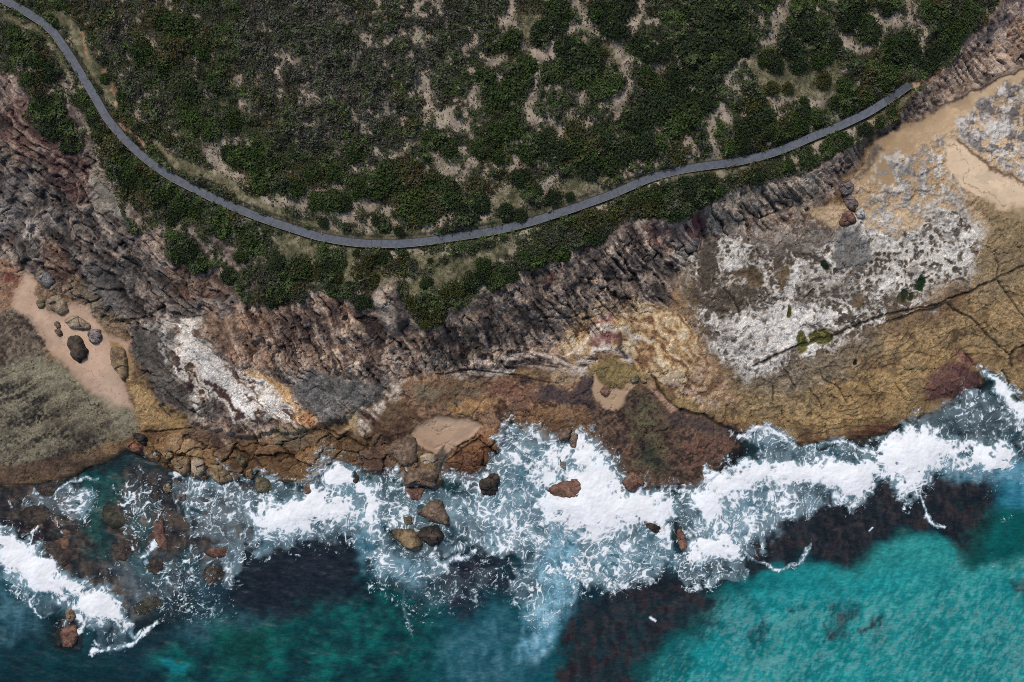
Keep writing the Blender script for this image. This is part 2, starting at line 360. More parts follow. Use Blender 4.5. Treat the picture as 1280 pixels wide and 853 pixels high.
# -- grey dome with white veins
paint([(168,412),(190,402),(230,392),(300,392),(330,400),(330,470),(300,462),(250,420),(245,470),(270,520),(255,528),(232,512),(200,486),(172,448)], [(62,58,54),(90,84,78),(118,112,104)], 's', 4, .8)
paint([(180,400),(222,392),(222,450),(210,455),(195,440),(180,425)], [(100,96,92),(60,54,52),(140,136,130),(180,176,170)], 'f', 5, 1.2)
paint([(168,410),(180,405),(184,470),(212,500),(250,525),(235,518),(196,486),(172,450)], [(58,56,52),(84,82,76)], 's', 4, .6)
paint([(250,392),(330,388),(360,440),(345,470),(300,455),(265,430)], [(62,48,42),(100,78,64),(140,112,92),(170,144,122)], 's', 6, 1.2)
VEIN = [(218,402),(232,396),(250,396),(252,415),(268,440),(290,462),(318,464),(345,478),(358,500),(384,522),(352,528),(322,520),(306,532),(296,534),(280,512),(262,492),(250,512),(262,535),(248,524),(240,492),(222,462),(216,436)]
paint(VEIN, [(84,64,54),(186,166,146),(212,205,196),(220,214,206),(216,209,200),(170,146,120),(222,216,208)], 'w', 3, .9)
paint([(222,404),(240,398),(246,420),(262,450),(290,480),(312,512),(304,524),(280,498),(250,465),(228,440)], [(196,187,177),(214,208,200),(224,219,212)], 'w', 4, 1.0)
paint([(312,498),(330,486),(350,500),(352,514),(330,512)], [(200,192,180),(222,216,208)], 'm', 3)
stroke([(312,466),(340,478),(358,500),(378,520)], 9, [(104,72,46),(180,142,92),(206,172,126)], 't', 3, 1)
stroke([(255,470),(285,508),(300,528)], 7, [(58,40,38),(88,62,54)], 't', 2, 1.3)
stroke([(278,458),(310,490),(330,515)], 4, [(96,66,50),(140,104,76)], 't', 2, 1.3)
stroke([(318,524),(345,530),(370,526)], 7, [(62,44,40),(90,66,56)], 'm', 3, 1.2)
stroke([(348,466),(372,500),(388,516)], 5, [(48,42,38),(70,62,56)], 'm', 2, 1)
for p, r in (((232,480),6),((290,464),6),((306,476),4),((300,520),5),((228,452),4)):
    stroke([p, (p[0] + r, p[1] + r)], r * 1.5, [(44,32,32),(64,48,46)], 'm', 2, 1.6)
paint([(250,520),(300,534),(320,524),(325,545),(290,555),(262,540)], [(70,52,46),(124,104,90),(180,168,154)], 't', 4, 1.3, .8)
paint([(360,490),(352,470),(400,468),(450,478),(482,470),(492,478),(470,498),(440,520),(410,528),(388,518)], [(70,68,66),(98,96,93),(122,119,115)], 'f', 7, 1)
paint([(376,512),(398,528),(410,535),(395,540),(378,525)], [(130,88,58),(164,122,84)], 't', 4)
paint([(428,536),(438,522),(470,500),(486,484),(500,470),(516,464),(520,474),(506,494),(484,512),(470,536),(450,542)], [(64,46,42),(140,116,96),(192,180,164),(208,198,184)], 't', 3, 1.2)
paint([(428,536),(436,522),(448,518),(444,536)], [(170,140,96),(192,166,124)], 'm', 2.5)
# -- rust ledge in the middle
paint([(505,472),(545,464),(640,468),(700,474),(742,468),(748,500),(735,520),(750,545),(726,543),(697,553),(672,550),(652,530),(638,520),(628,552),(610,575),(588,600),(556,590),(553,570),(600,540),(600,530),(540,520),(513,535),(500,500)], [(72,52,42),(108,80,60),(136,102,76),(156,124,94),(118,88,68)], 'w', 4, 1)
paint([(512,478),(560,470),(600,480),(600,500),(560,512),(520,506)], [(96,70,50),(118,96,72),(110,104,86)], 'h', 6, 1)
paint([(560,512),(605,500),(625,510),(600,520),(570,522)], [(150,112,68),(176,136,86)], 'h', 4, 1.2, .8)
paint([(590,478),(650,470),(690,480),(660,520),(620,510)], [(84,54,46),(116,80,64),(136,100,80)], 'm', 10, 1.4, .9, .44)
paint([(655,520),(700,505),(735,520),(740,540),(700,552),(672,548)], [(112,82,56),(140,106,74)], 'm', 7)
paint([(730,458),(742,470),(744,500),(748,530),(738,520),(724,505),(706,496),(690,500),(672,502),(684,476),(700,484),(716,478),(724,466)], [(52,42,44),(74,60,60),(88,72,68)], 'm', 2.5, 1.1)
paint([(650,470),(680,468),(670,480),(645,482)], [(56,42,42),(84,62,56)], 'm', 2.5, 1.2)
paint([(690,455),(728,456),(722,468),(700,482),(688,474)], [(150,120,92),(172,146,114)], 'm', 3)
paint([(462,548),(480,538),(505,520),(520,518),(516,545),(495,548),(480,560),(462,566)], [(54,38,32),(86,64,50),(112,86,66)], 't', 3)
paint([(480,500),(520,510),(515,525),(490,530),(470,545),(460,540)], [(80,60,44),(112,88,64)], 't', 4)
paint([(558,574),(600,545),(630,535),(640,540),(612,575),(588,600),(556,590)], [(72,44,34),(118,78,52),(150,106,68)], 't', 3)
paint([(452,562),(480,566),(505,588),(470,590),(445,576)], [(84,62,50),(118,92,76)], 'm', 4)
# bands below the dark cliff
paint([(560,455),(600,440),(640,432),(700,424),(770,424),(772,452),(735,462),(690,455),(640,458),(600,474),(575,470)], [(46,36,36),(96,78,68),(168,152,138),(196,184,172)], 'h', 4, 1.4)
paint([(400,440),(470,430),(540,440),(600,436),(700,425),(720,440),(600,462),(520,462),(480,482),(430,470)], [(66,52,46),(110,92,80),(168,148,130),(190,172,154)], 's', 9, 1.5, .7, .46)
paint([(540,440),(600,432),(620,445),(575,456),(545,456)], [(46,42,36),(74,68,58)], 'f', 6, 1.2)
# yellow swirl
SW = [(690,438),(702,412),(735,396),(780,388),(800,380),(850,392),(866,420),(884,462),(892,490),(868,506),(840,492),(812,470),(790,464),(745,458),(720,448)]
paint(SW, [(112,82,58),(160,126,86),(184,156,112),(202,182,150)], 'w', 6, 1.8)
paint([(860,430),(900,460),(920,500),(900,520),(872,505)], [(120,90,64),(164,132,98),(182,156,130)], 'w', 7, 1.6)
paint([(735,408),(765,400),(770,430),(745,440)], [(110,68,66),(160,118,108),(190,160,146)], 't', 4, 1.4)
stroke([(700,440),(725,426),(750,415),(790,420),(810,430)], 6, [(190,176,158),(210,200,186)], 'h', 3, 1.8)
stroke([(720,448),(760,440),(785,450)], 8, [(70,46,48),(190,178,166),(206,196,184)], 'h', 3, 1.8)
stroke([(775,425),(782,445)], 8, [(50,38,40),(84,66,62)], 's', 3, 1.5)
stroke([(840,470),(868,492),(872,510)], 5, [(180,150,130),(200,176,158)], 't', 3, 1.5)
paint([(735,456),(765,450),(800,464),(812,480),(800,470),(782,470),(776,486),(764,490),(752,478)], [(128,110,66),(156,136,88)], 'p', 3)
paint([(800,462),(840,490),(870,510),(850,515),(830,492)], [(126,102,62),(160,134,86)], 'p', 4)
paint([(705,400),(740,385),(800,375),(800,392),(740,398),(708,412)], [(66,58,50),(140,118,90),(178,156,122)], 'f', 5, 1.5)
# sea-weed ledge
paint([(745,508),(772,484),(800,478),(818,482),(832,508),(870,520),(918,540),(932,564),(882,607),(832,614),(788,612),(774,586),(758,562),(742,535)], [(54,43,39),(86,68,57),(112,86,68),(92,76,56)], 'f', 3, 1)
paint([(780,495),(810,488),(830,520),(840,560),(820,590),(790,575),(770,530),(772,505)], [(46,46,34),(74,74,52),(100,96,68)], 'f', 12, 1.8, .9, .42)
paint([(800,545),(835,565),(840,585),(805,580),(790,565)], [(30,36,34),(56,62,50)], 'f', 7, 1.5, .8)
paint([(860,545),(905,545),(915,565),(870,595),(850,580)], [(88,60,52),(126,88,74)], 'f', 10, 1.5, .8, .44)
paint([(765,530),(790,545),(795,565),(770,562)], [(96,64,52),(128,90,70)], 'f', 9, 1.5, .8, .42)
paint([(830,510),(870,520),(916,540),(926,562),(900,545),(860,532),(845,540)], [(62,52,52),(86,72,70)], 'm', 6, 1.1, .85)
paint([(885,592),(928,556),(942,566),(940,590),(890,612)], [(22,20,24),(38,34,38)], 'm', 4, .8)
# pale lacy shelf
LACE = [(856,318),(880,296),(950,296),(1000,305),(1040,300),(1060,282),(1085,258),(1160,215),(1212,240),(1222,310),(1202,352),(1160,372),(1120,400),(1065,432),(1010,452),(985,470),(960,446),(935,470),(900,446),(878,410),(866,360)]
paint(LACE, [(206,202,196),(198,193,186),(164,156,146),(118,108,96),(92,82,72),(76,68,60)], 'b', 20, 2.4)
paint([(866,330),(960,318),(960,400),(890,405)], [(196,190,182),(150,142,130),(112,102,88),(96,84,68),(74,64,54)], 'b', 20, 2.2, .5)
paint([(900,400),(1000,385),(1040,400),(1000,440),(930,468),(895,430)], [(210,206,200),(208,203,197),(200,194,186),(160,152,144),(112,104,96)], 'b', 14, 1.6, .9)
paint([(1080,310),(1180,290),(1200,340),(1160,360),(1090,370)], [(204,199,190),(192,186,176),(140,130,116),(96,86,74),(80,70,62)], 'd', 12, 1.2, .9)
paint([(1052,286),(1074,292),(1098,322),(1078,342),(1050,335),(1042,310)], [(84,84,84),(108,108,107),(126,124,120)], 'm', 5, 1.2)
paint([(1000,335),(1040,330),(1080,350),(1060,380),(1010,380),(985,360)], [(180,174,166),(140,132,122),(104,96,88),(84,76,70)], 'd', 12, 1.6, .6)
for poly in ([(905,335),(940,330),(955,345),(930,352)], [(925,345),(945,335),(955,360),(940,370)], [(860,355),(872,358),(875,385),(862,380)], [(970,340),(985,330),(990,345),(980,365),(972,355)], [(1062,372),(1080,368),(1082,382),(1068,385)]):
    paint(poly, [(70,58,42),(100,84,62),(116,100,78)], 'm', 3, 1.2)
# crusty transition below the lace
paint([(935,470),(985,462),(1060,430),(1110,420),(1080,450),(1060,480),(1000,485),(950,490)], [(90,80,66),(116,104,86),(150,138,118)], 'f', 10, 1.5, .75)
# -- the sandy shelf right
# sand tones
SANDR = [(1000,262),(1020,255),(1060,258),(1068,215),(1092,178),(1112,163),(1135,154),(1172,138),(1222,112),(1282,80),(1420,0),(3000,-900),(3000,200),(1420,300),(1270,275),(1225,262),(1235,292),(1215,285),(1195,262),(1165,270),(1150,285),(1120,295),(1085,285),(1072,262),(1058,285),(1042,284)]
paint(SANDR, [(172,144,110),(192,164,128),(204,178,144)], 'p', 3, .9)
paint([(1085,185),(1140,165),(1150,205),(1120,235),(1075,225)], [(160,132,96),(182,152,114)], 'p', 8)
GW = [(126,118,110),(98,94,94),(150,146,144),(190,186,182)]
paint([(1118,210),(1125,205),(1150,182),(1170,196),(1165,230),(1150,262),(1128,275),(1095,268),(1090,255),(1125,240)], GW, 'f', 5, 1.6, 1, .5)
paint([(1200,150),(1222,132),(1240,118),(1282,96),(1420,30),(1420,240),(1285,226),(1248,214),(1225,196),(1205,172)], [(98,94,94),(134,128,124),(176,170,166),(200,194,188)], 'b', 4, 1.5, .95, .34)
paint([(1225,150),(1250,148),(1260,165),(1240,172)], [(184,178,172),(206,200,194)], 'm', 5, 1.4)
paint([(1140,200),(1170,190),(1190,225),(1215,262),(1200,300),(1150,280)], [(110,104,100),(150,144,138),(196,190,184)], 'f', 7, 1.7, .9, .55)
paint([(1085,215),(1150,172),(1200,175),(1222,240),(1225,300),(1150,290),(1090,285)], [(206,200,190),(186,178,168),(140,132,124)], 'b', 16, 2.2, .9, .56)
stroke([(1122,205),(1135,212),(1150,222),(1160,215)], 6, [(90,88,90),(150,148,148)], 'f', 2, 1.2)
paint([(1182,172),(1200,176),(1215,195),(1245,215),(1285,232),(1420,280),(1420,330),(1290,275),(1240,258),(1205,232),(1182,210)], [(194,166,132),(206,180,148),(212,188,158)], 'p', 3, .5)
stroke([(1200,176),(1212,192),(1240,214),(1285,231)], 4, [(96,74,58),(132,106,84)], 'f', 2, 1)
paint([(1210,232),(1235,255),(1270,265),(1250,290),(1215,280)], [(120,96,66),(164,136,100)], 'f', 5, 1.5, .9, .52)
paint([(1235,260),(1300,262),(1300,310),(1230,320)], [(120,104,74),(148,126,92)], 'f', 9, 1.4, .8)
# rocks round the end of the path
paint([(1128,150),(1150,122),(1172,98),(1190,84),(1212,66),(1250,20),(1262,-30),(1420,-120),(1420,0),(1282,80),(1222,112),(1172,138)], [(74,62,58),(112,96,86),(146,128,114),(170,152,136)], 'f', 4, 1)
paint([(1205,66),(1228,40),(1246,14),(1268,-20),(1285,-10),(1262,34),(1238,60)], [(56,52,54),(84,78,80),(120,112,110)], 's', 5)
paint([(1240,58),(1270,30),(1300,0),(1300,40),(1262,76)], [(130,104,84),(164,136,112)], 'm', 7, 1, .8)
stroke([(1282,84),(1222,112),(1198,124),(1172,134)], 2.5, [(40,34,32),(70,60,54)], 'm', 1.5, .5)
paint([(1060,235),(1078,205),(1095,180),(1105,186),(1085,205)], [(74,66,64),(110,100,94)], 'f', 5, 1.2)
paint([(1178,115),(1195,108),(1210,112),(1190,122)], [(158,124,96),(176,146,116)], 'm', 4)
# headland ground (under the heath)
m_veg = sAg > -14
vegsd = poly_sd(VEG, (U + WU * .45)[m_veg], (V + WV * .45)[m_veg])
av = sstep(-2, 3, vegsd)
cg = ramp(.45 * N3[m_veg] + .3 * N2[m_veg] + .25 * N4[m_veg], [(28,28,20),(46,45,34),(64,60,46),(92,84,68)])
C[m_veg] = C[m_veg] * (1 - av[..., None]) + cg * av[..., None]
VEGM = np.zeros(U.shape, f32); VEGM[m_veg] = av

# vegetation density: 1 = dense heath, 0 = bare
DEN = VEGM.copy()
GREY = np.zeros(U.shape, f32)       # dry grey twiggy heath
OLV = np.zeros(U.shape, f32)        # grass
def field_poly(F, poly, val, soft=10, warp=1.3):
    P = np.asarray(poly, float); x0, y0 = P.min(0) - 50; x1, y1 = P.max(0) + 50
    m = (U > x0) & (U < x1) & (V > y0) & (V < y1)
    a = sstep(-soft, soft, poly_sd(poly, (U + WU * .5 * warp)[m], (V + WV * .5 * warp)[m]))
    F[m] = F[m] * (1 - a) + val * a
def field_line(F, pts, w, val, soft=2.5, warp=1.0):
    P = np.asarray(pts, float); x0, y0 = P.min(0) - 40; x1, y1 = P.max(0) + 40
    m = (U > x0) & (U < x1) & (V > y0) & (V < y1)
    a = sstep(w / 2 + soft, w / 2 - soft, line_d(pts, (U + WU * .45 * warp)[m], (V + WV * .45 * warp)[m]) + (N4[m] - .5) * 4)
    F[m] = F[m] * (1 - a) + val * a
    return m, a
field_poly(GREY, [(280,-40),(600,-40),(620,60),(540,120),(470,200),(380,190),(330,120),(300,60)], .75, 25)
field_poly(GREY, [(120,-40),(200,-40),(160,60),(240,180),(200,190),(150,120),(120,60)], .5, 14)
field_poly(GREY, [(650,40),(720,60),(720,150),(660,160)], .35, 20)
PALE = [(112,101,88),(146,132,116),(170,155,138)]
TRACKS = [([(640,-10),(645,25),(648,40)],6),([(622,30),(640,25)],5),([(652,55),(665,62),(680,75),(672,95),(663,120),(660,135),(672,150),(690,153),(705,155),(722,150),(740,150)],5.5),
 ([(690,60),(700,45),(720,35),(735,25),(725,10),(715,-10)],6),([(735,25),(755,42),(765,55),(770,75),(785,80),(800,75),(820,80),(840,80),(855,72)],6.5),
 ([(770,75),(790,100),(780,115),(765,135)],5),([(755,80),(745,95),(735,115),(730,130)],5),([(790,40),(800,30),(805,10),(803,-10)],5),
 ([(535,90),(525,105),(530,120),(545,140),(553,150),(565,145)],5.5),([(625,75),(612,85),(597,105),(590,120),(598,135)],6),([(565,145),(580,155),(587,170)],4),
 ([(545,195),(550,210),(560,215),(575,215),(590,202)],5.5),([(560,215),(575,230)],4),([(480,195),(500,187),(515,180)],4),([(435,210),(470,208)],3.5),
 ([(620,212),(640,215),(650,205),(655,198),(665,205)],6),([(640,240),(655,230)],5),([(675,240),(690,230),(695,218)],5),([(700,235),(725,240)],3.5),
 ([(430,270),(445,262),(465,250)],4),([(555,275),(570,265),(577,255)],5),([(608,272),(625,252)],5.5),([(640,268),(652,256)],5),
 ([(335,250),(375,252),(390,242),(405,240)],6),([(378,250),(392,266),(410,280),(424,287)],6),([(410,265),(440,268),(450,255),(465,250)],5),([(440,268),(450,280),(465,290)],4.5),
 ([(415,230),(430,232)],4),([(255,190),(268,202),(280,216),(310,224)],6),([(260,190),(285,178),(312,172)],3.5),([(170,52),(195,48)],3),
 ([(960,50),(965,30),(975,10),(985,-10)],6.5),([(1035,50),(1060,45),(1070,52)],5),([(1095,20),(1105,32),(1125,22)],6.5),([(1138,22),(1150,30),(1160,42)],6),
 ([(1060,55),(1075,62),(1090,55)],4),([(1135,-10),(1138,20)],5),([(910,115),(920,95),(925,80)],6),([(903,140),(912,156)],8),([(885,165),(895,185),(890,195)],8),
 ([(955,120),(975,138),(990,125),(1015,130),(1025,115)],5),([(1145,85),(1150,60),(1157,42)],4),([(540,282),(548,276)],4),([(690,66),(700,62)],4),([(505,180),(520,172),(530,160)],3),([(700,160),(700,172)],4),([(345,66),(368,78)],4),([(355,70),(352,88)],4),([(390,115),(420,120)],4),([(300,134),(308,133)],4),([(372,148),(390,146)],3.5),([(240,75),(262,70)],3)]
for pts, w in TRACKS:
    stroke(pts, w + 8, PALE, 'f', 4.5, 1.3, .95)
    field_line(DEN, pts, w + 4.5, 0.03, 5.0, 1.5)
OL = [(74,72,52),(102,98,72),(130,122,96)]
gap_n = .5 * eq(fbm(U / 15 + 3, V / 15, 3, 2)) + .5 * N3
gapz = sstep(380, 470, U) * sstep(1230, 1120, U) * sstep(45, 25, sAg * 0 + 10)
ga = sstep(.61, .80, gap_n + (N4 - .5) * .25) * gapz * VEGM
C = C * (1 - .8 * ga[..., None]) + ramp(.5 * N3 + .5 * N4, PALE).astype(f32) * .8 * ga[..., None]
DEN *= (1 - .85 * ga)
gb = sstep(.70, .92, gap_n + (N4 - .5) * .35) * (1 - gapz) * VEGM
C = C * (1 - .6 * gb[..., None]) + ramp(.5 * N3 + .5 * N4, PALE).astype(f32) * .6 * gb[..., None]
DEN *= (1 - .7 * gb)
GRASS = [([(78,20),(98,44),(110,64),(118,84),(130,106),(144,130)],15),([(195,178),(225,202),(262,217),(292,232),(312,247),(348,264),(382,281),(430,294),(480,297),(540,294)],10),
 ([(580,288),(640,275),(700,255),(740,243),(790,224)],6),([(860,204),(930,196)],5),([(0,12),(40,35),(70,65),(90,100)],5),([(845,220),(885,214),(930,211)],9),([(1095,148),(1120,135),(1138,118)],5)]
for pts, w in GRASS:
    stroke(pts, w, OL, 'f', 4, .8, .9); field_line(DEN, pts, w + 2, .13, 4); field_line(OLV, pts, w + 3, 1, 4)
GPOLY = [[(512,352),(545,332),(590,314),(650,298),(640,318),(590,340),(545,355),(525,372),(508,378)],[(345,296),(400,304),(398,322),(350,318),(335,305)],[(430,308),(450,310),(446,350),(430,352)],[(505,312),(560,312),(545,328),(512,332)],
 [(940,70),(985,62),(1040,66),(1055,95),(1030,118),(975,125),(945,100)],[(655,15),(690,10),(690,40),(640,45)],[(745,55),(770,60),(760,80)],[(760,190),(790,180),(780,205),(740,240),(680,255),(690,240)],[(620,240),(650,235),(650,265),(610,270)],[(470,345),(498,340),(505,365),(470,362)]]
for poly in GPOLY:
    paint(poly, OL, 'f', 6, 1.2, .85); field_poly(DEN, poly, .3, 6); field_poly(OLV, poly, 1, 7)
for pts in ([(391,310),(391,348)], [(437,312),(439,350)], [(350,352),(470,356)]):
    stroke(pts, 3, [(96,92,72),(116,110,88)], 'f', 1.5, .4); field_line(DEN, pts, 3, .1, 2, .5)
# orange-tan scrapes beside the path
for pts, w in (([(104,40),(110,52)],5),([(108,56),(112,68)],4),([(128,68),(122,62)],3),([(123,88),(130,88)],4),([(136,105),(146,122),(143,130)],5),([(150,152),(168,172),(178,182)],6),([(1140,106),(1158,97),(1176,90)],7)):
    stroke(pts, w, [(112,84,64),(150,118,94),(168,140,116)], 'f', 1.6, .6); field_line(DEN, pts, w, .02, 2)
# rocks showing through the seaward heath
for poly in ([(65,98),(80,97),(84,110),(72,118)],[(80,128),(100,140),(106,155),(92,158)],[(112,165),(122,200),(140,225),(150,250),(138,240),(118,205)],[(148,232),(160,245),(176,262),(185,285),(176,290),(160,262)],[(172,238),(180,250),(190,265),(186,270),(178,258)],
             [(196,280),(210,275),(212,300),(206,312),(196,300)],[(240,275),(250,285),(262,310),(250,320),(244,300)],[(262,290),(285,300),(305,325),(310,338),(290,335),(272,312)],[(300,352),(325,350),(322,362),(302,362)]):
    paint(poly, [(70,58,54),(108,94,86),(150,136,124)], 'f', 3, 1.2, .95); field_poly(DEN, poly, .05, 3)
# bank beneath the path is kept clear
field_line(DEN, PATH, 11, 0.0, 1.0, 0)
stroke(PATH, 13, [(58,54,44),(84,78,64)], 'f', 1.5, .2)

# cracks: grooves cut in the rock
CRACKS = [([(940,456),(970,444),(1000,432),(1040,420),(1075,405),(1110,393),(1155,385),(1185,377),(1215,364),(1247,349),(1290,330)],2.6),
 ([(1110,402),(1140,393),(1185,379)],3.2),([(1185,380),(1192,389),(1215,398),(1230,413),(1242,425),(1262,444),(1264,458)],2.4),([(1262,444),(1270,434),(1300,424)],2.6),([(1247,349),(1262,372),(1278,392),(1300,410)],1.8),([(1247,349),(1250,335),(1246,322)],1.6),
 ([(965,481),(968,500)],1.8),([(975,453),(985,470),(994,483)],1.6),([(1025,463),(1030,475),(1047,486),(1061,506)],1.7),([(978,508),(979,520)],1.7),([(1012,485),(1022,500),(1030,512)],1.4),
 ([(1085,482),(1092,490)],1.5),([(1120,480),(1130,495)],1.3),([(1205,440),(1215,452)],2),([(1254,464),(1266,484),(1275,500)],2.4),
 ([(178,541),(240,535)],1.6),([(205,571),(225,570),(250,574),(256,582)],2),([(238,571),(237,596)],1.6),([(292,560),(310,572),(306,585)],2.4),([(140,402),(168,400),(190,392),(206,385)],3.2),([(200,505),(212,522)],1.5),
 ([(205,485),(230,510),(254,522)],2),([(118,362),(152,362)],3),([(405,535),(440,548),(460,562)],2),([(925,240),(932,262),(950,272),(972,262)],2.2),([(1058,230),(1052,245),(1062,262),(1072,268)],2.4),
 ([(725,348),(760,350),(800,352)],3),([(755,312),(770,330),(795,345)],2.4),([(672,400),(720,395)],2.4),([(640,470),(700,478)],1.5),([(815,470),(828,488),(846,512),(880,520),(916,541)],3.0),([(545,466),(600,462),(660,470)],1.6),([(560,574),(580,560),(602,546)],1.6),([(552,590),(556,572),(566,562)],2.2),([(905,362),(920,375),(924,395)],2.4)]
CRK = np.zeros(U.shape, f32)
for pts, w in CRACKS:
    P = np.asarray(pts, float); x0, y0 = P.min(0) - 20; x1, y1 = P.max(0) + 20
    m = (U > x0) & (U < x1) & (V > y0) & (V < y1)
    a = sstep(w * .5 + 1.0, w * .5 - .9, line_d(pts, (U + WU * .22)[m], (V + WV * .22)[m]))
    CRK[m] = np.maximum(CRK[m], a)
zoneb = np.zeros(U.shape, f32)
for _p in ([(178,538),(300,548),(420,540),(505,545),(520,590),(480,605),(390,610),(300,610),(200,590)], [(545,560),(600,540),(640,535),(625,575),(590,605),(552,592)]):
    _m = (U > 150) & (U < 680) & (V > 500) & (V < 640)
    zoneb[_m] = np.maximum(zoneb[_m], sstep(-6, 6, poly_sd(_p, U[_m], V[_m])))
fine_cr = sstep(.035, .0, CREDGE) * sstep(.35, .6, N2) * .7
smx = np.zeros(U.shape, f32)
for _p in (SANDR, PINK):
    _m = (U > min(q[0] for q in _p) - 9) & (U < 1500) & (V > 40) & (V < 560)
    smx[_m] = np.maximum(smx[_m], sstep(-6, 0, poly_sd(_p, U[_m], V[_m])))
ZB1, ZB2, ZBC = cheap_worley((U * .9 + V * .3 + (N3 - .5) * 6) / 24, (V + (N3b - .5) * 6) / 17, 1)
CRK = np.maximum(CRK, zoneb * .85 * sstep(.085, .02, ZB2 - ZB1))
C *= (1 + zoneb * (ZBC - .5) * .45)[..., None]
CRK = np.maximum(CRK, fine_cr * ((sAg < -4) & (sCg > 3)) * (1 - smx))
C *= (1 - .78 * CRK)[..., None]

SM0 = np.zeros(U.shape, f32)
def mark0(poly):
    P = np.asarray(poly, float); x0, y0 = P.min(0) - 30; x1, y1 = P.max(0) + 30
    m = (U > x0) & (U < x1) & (V > y0) & (V < y1)
    SM0[m] = np.maximum(SM0[m], sstep(-3, 3, poly_sd(poly, (U + WU * .3)[m], (V + WV * .3)[m])))
mark0(SANDR); mark0(PINK)
mark0([(513,542),(522,533),(546,521),(586,524),(602,534),(572,556),(545,567)])
# broken blocks in the cliff: patches of other stone, joints between them
SMZ = np.zeros(U.shape, f32)
for _p in ([(362,490),(370,472),(400,466),(450,476),(484,474),(470,500),(440,522),(405,528),(385,518)], [(172,415),(215,400),(222,440),(216,470),(250,515),(235,520),(196,488),(172,450)], [(118,210),(128,208),(142,238),(154,268),(122,265)], [(255,395),(300,392),(300,430),(275,432)], [(100,330),(125,335),(165,398),(140,395)], VEIN):
    _m = (U > 80) & (U < 520) & (V > 180) & (V < 560)
    SMZ[_m] = np.maximum(SMZ[_m], sstep(-8, 8, poly_sd(_p, U[_m] + WU[_m] * .3, V[_m] + WV[_m] * .3)))
cb = sstep(2, -10, sAg) * sstep(-14, 6, sBg) * (1 - VEGM)
C *= (1 + cb * (N2 * .55 + N1 * .25 - .40) * .75)[..., None]
cb = cb * (1 - .8 * SMZ)
lf0 = sstep(330, 230, U)
mc = MOC * (1 - lf0) + MLC * lf0; me_ = (MO2 - MO1) * (1 - lf0) + (ML2 - ML1) * lf0
C *= (1 - .58 * sstep(1.3, .1, BKE) * cb * sstep(.30, .65, .5 * N2 + .5 * N3b))[..., None] * (1 - .22 * sstep(.8, .1, BSE) * cb)[..., None]
crm = sstep(.70, .86, SK1 * (1 - _lf) + SK2 * _lf) * cb * (.25 + .5 * sstep(.45, .75, N1)) * sstep(.35, .6, N3) * (1 - .55 * _lf)
C = C * (1 - crm[..., None]) + ramp(N4, [(164,138,116),(196,176,156)]).astype(f32) * crm[..., None]
tan_ = sstep(.74, .80, mc) * cb * .5 * (.4 + .6 * N3); drk_ = sstep(.24, .18, mc) * cb * .55
C = C * (1 - tan_[..., None]) + ramp(.5 * N4 + .5 * N1, [(150,126,110),(172,156,142),(160,136,118)]).astype(f32) * tan_[..., None]
C = C * (1 - drk_[..., None]) + ramp(.5 * N4 + .5 * N3, [(44,38,37),(70,60,57)]).astype(f32) * drk_[..., None]
rs_ = (sstep(.40, .44, mc) * sstep(.52, .48, mc)) * cb * .4 * sstep(.4, .7, N2)
C = C * (1 - rs_[..., None]) + ramp(N4, [(104,72,60),(136,98,80)]).astype(f32) * rs_[..., None]
hue_ = (cb * sstep(.55, .9, BKI) * .30)[..., None]
C = C * (1 - hue_) + C * np.array([1.18, 1.0, .86], f32) * hue_
pb_ = (sCg > 4) & (VEGM < .4) & (cb < .5)
C *= np.where(pb_, .90 + .22 * CRC, 1.0)[..., None]
och = np.zeros(U.shape, f32)
_m = (U > 820) & (U < 1500) & (V > 260) & (V < 620)
och[_m] = sstep(-6, 6, poly_sd(OCH, U[_m], V[_m])) * (1 - sstep(-8, 6, poly_sd(LACE, U[_m], V[_m])))
_p = [(505,472),(545,464),(640,468),(742,468),(748,500),(818,482),(832,508),(918,540),(932,564),(882,607),(832,614),(788,612),(774,586),(750,545),(697,553),(652,530),(638,520),(620,570),(590,600),(556,590),(553,570),(513,535),(500,500)]
_m = (U > 480) & (U < 960) & (V > 440) & (V < 640)
och[_m] = np.maximum(och[_m], .8 * sstep(-6, 6, poly_sd(_p, U[_m], V[_m])))
TQ = (sCg + (N1 - .5) * 70 + (N2 - .5) * 14 + (N3 - .5) * 4) / 19.0
TF = TQ - np.floor(TQ)
C *= (1 - .20 * och * sstep(.10, .0, TF) * sstep(.3, .6, N2))[..., None] * (1 + .16 * och * (_T[2][np.floor(TQ).astype(int) & 255, 5] - .5) * 2)[..., None]
ln_ = np.maximum(sstep(.011, .002, LN1), .7 * sstep(.014, .003, LN2) * sstep(.45, .65, N2)) * pb_ * (1 - SM0)
C *= (1 - .36 * ln_)[..., None]
spot = sstep(.66, .76, .55 * N3 + .45 * N2) * pb_ * (1 - SM0) * .35
C = C * (1 - spot[..., None]) + ramp(N4, [(66,54,44),(90,76,62)]).astype(f32) * spot[..., None]
grit = ((sCg > 0) & (VEGM < .5) & (SM0 < .4))
g_ = (1 + (RND - .5) * .22) * np.where(RND > .965, 1.45, 1.0) * np.where(RND < .05, .62, 1.0)
C *= np.where(grit, g_, 1.0)[..., None]
belt_l = (1 + (.34 - .34 * _lf) * sstep(0, -10, sAg) * sstep(-8, 8, sBg))
C *= belt_l[..., None]
C *= 1 + (sstep(0, -8, sAg) * (sCg > 0))[..., None] * (np.array([1.02, 1.0, .96], f32) - 1)
lum = C @ np.array([.25, .6, .15])
C = lum[..., None] + (C - lum[..., None]) * np.where(VEGM > .5, 1.0, .90)[..., None]
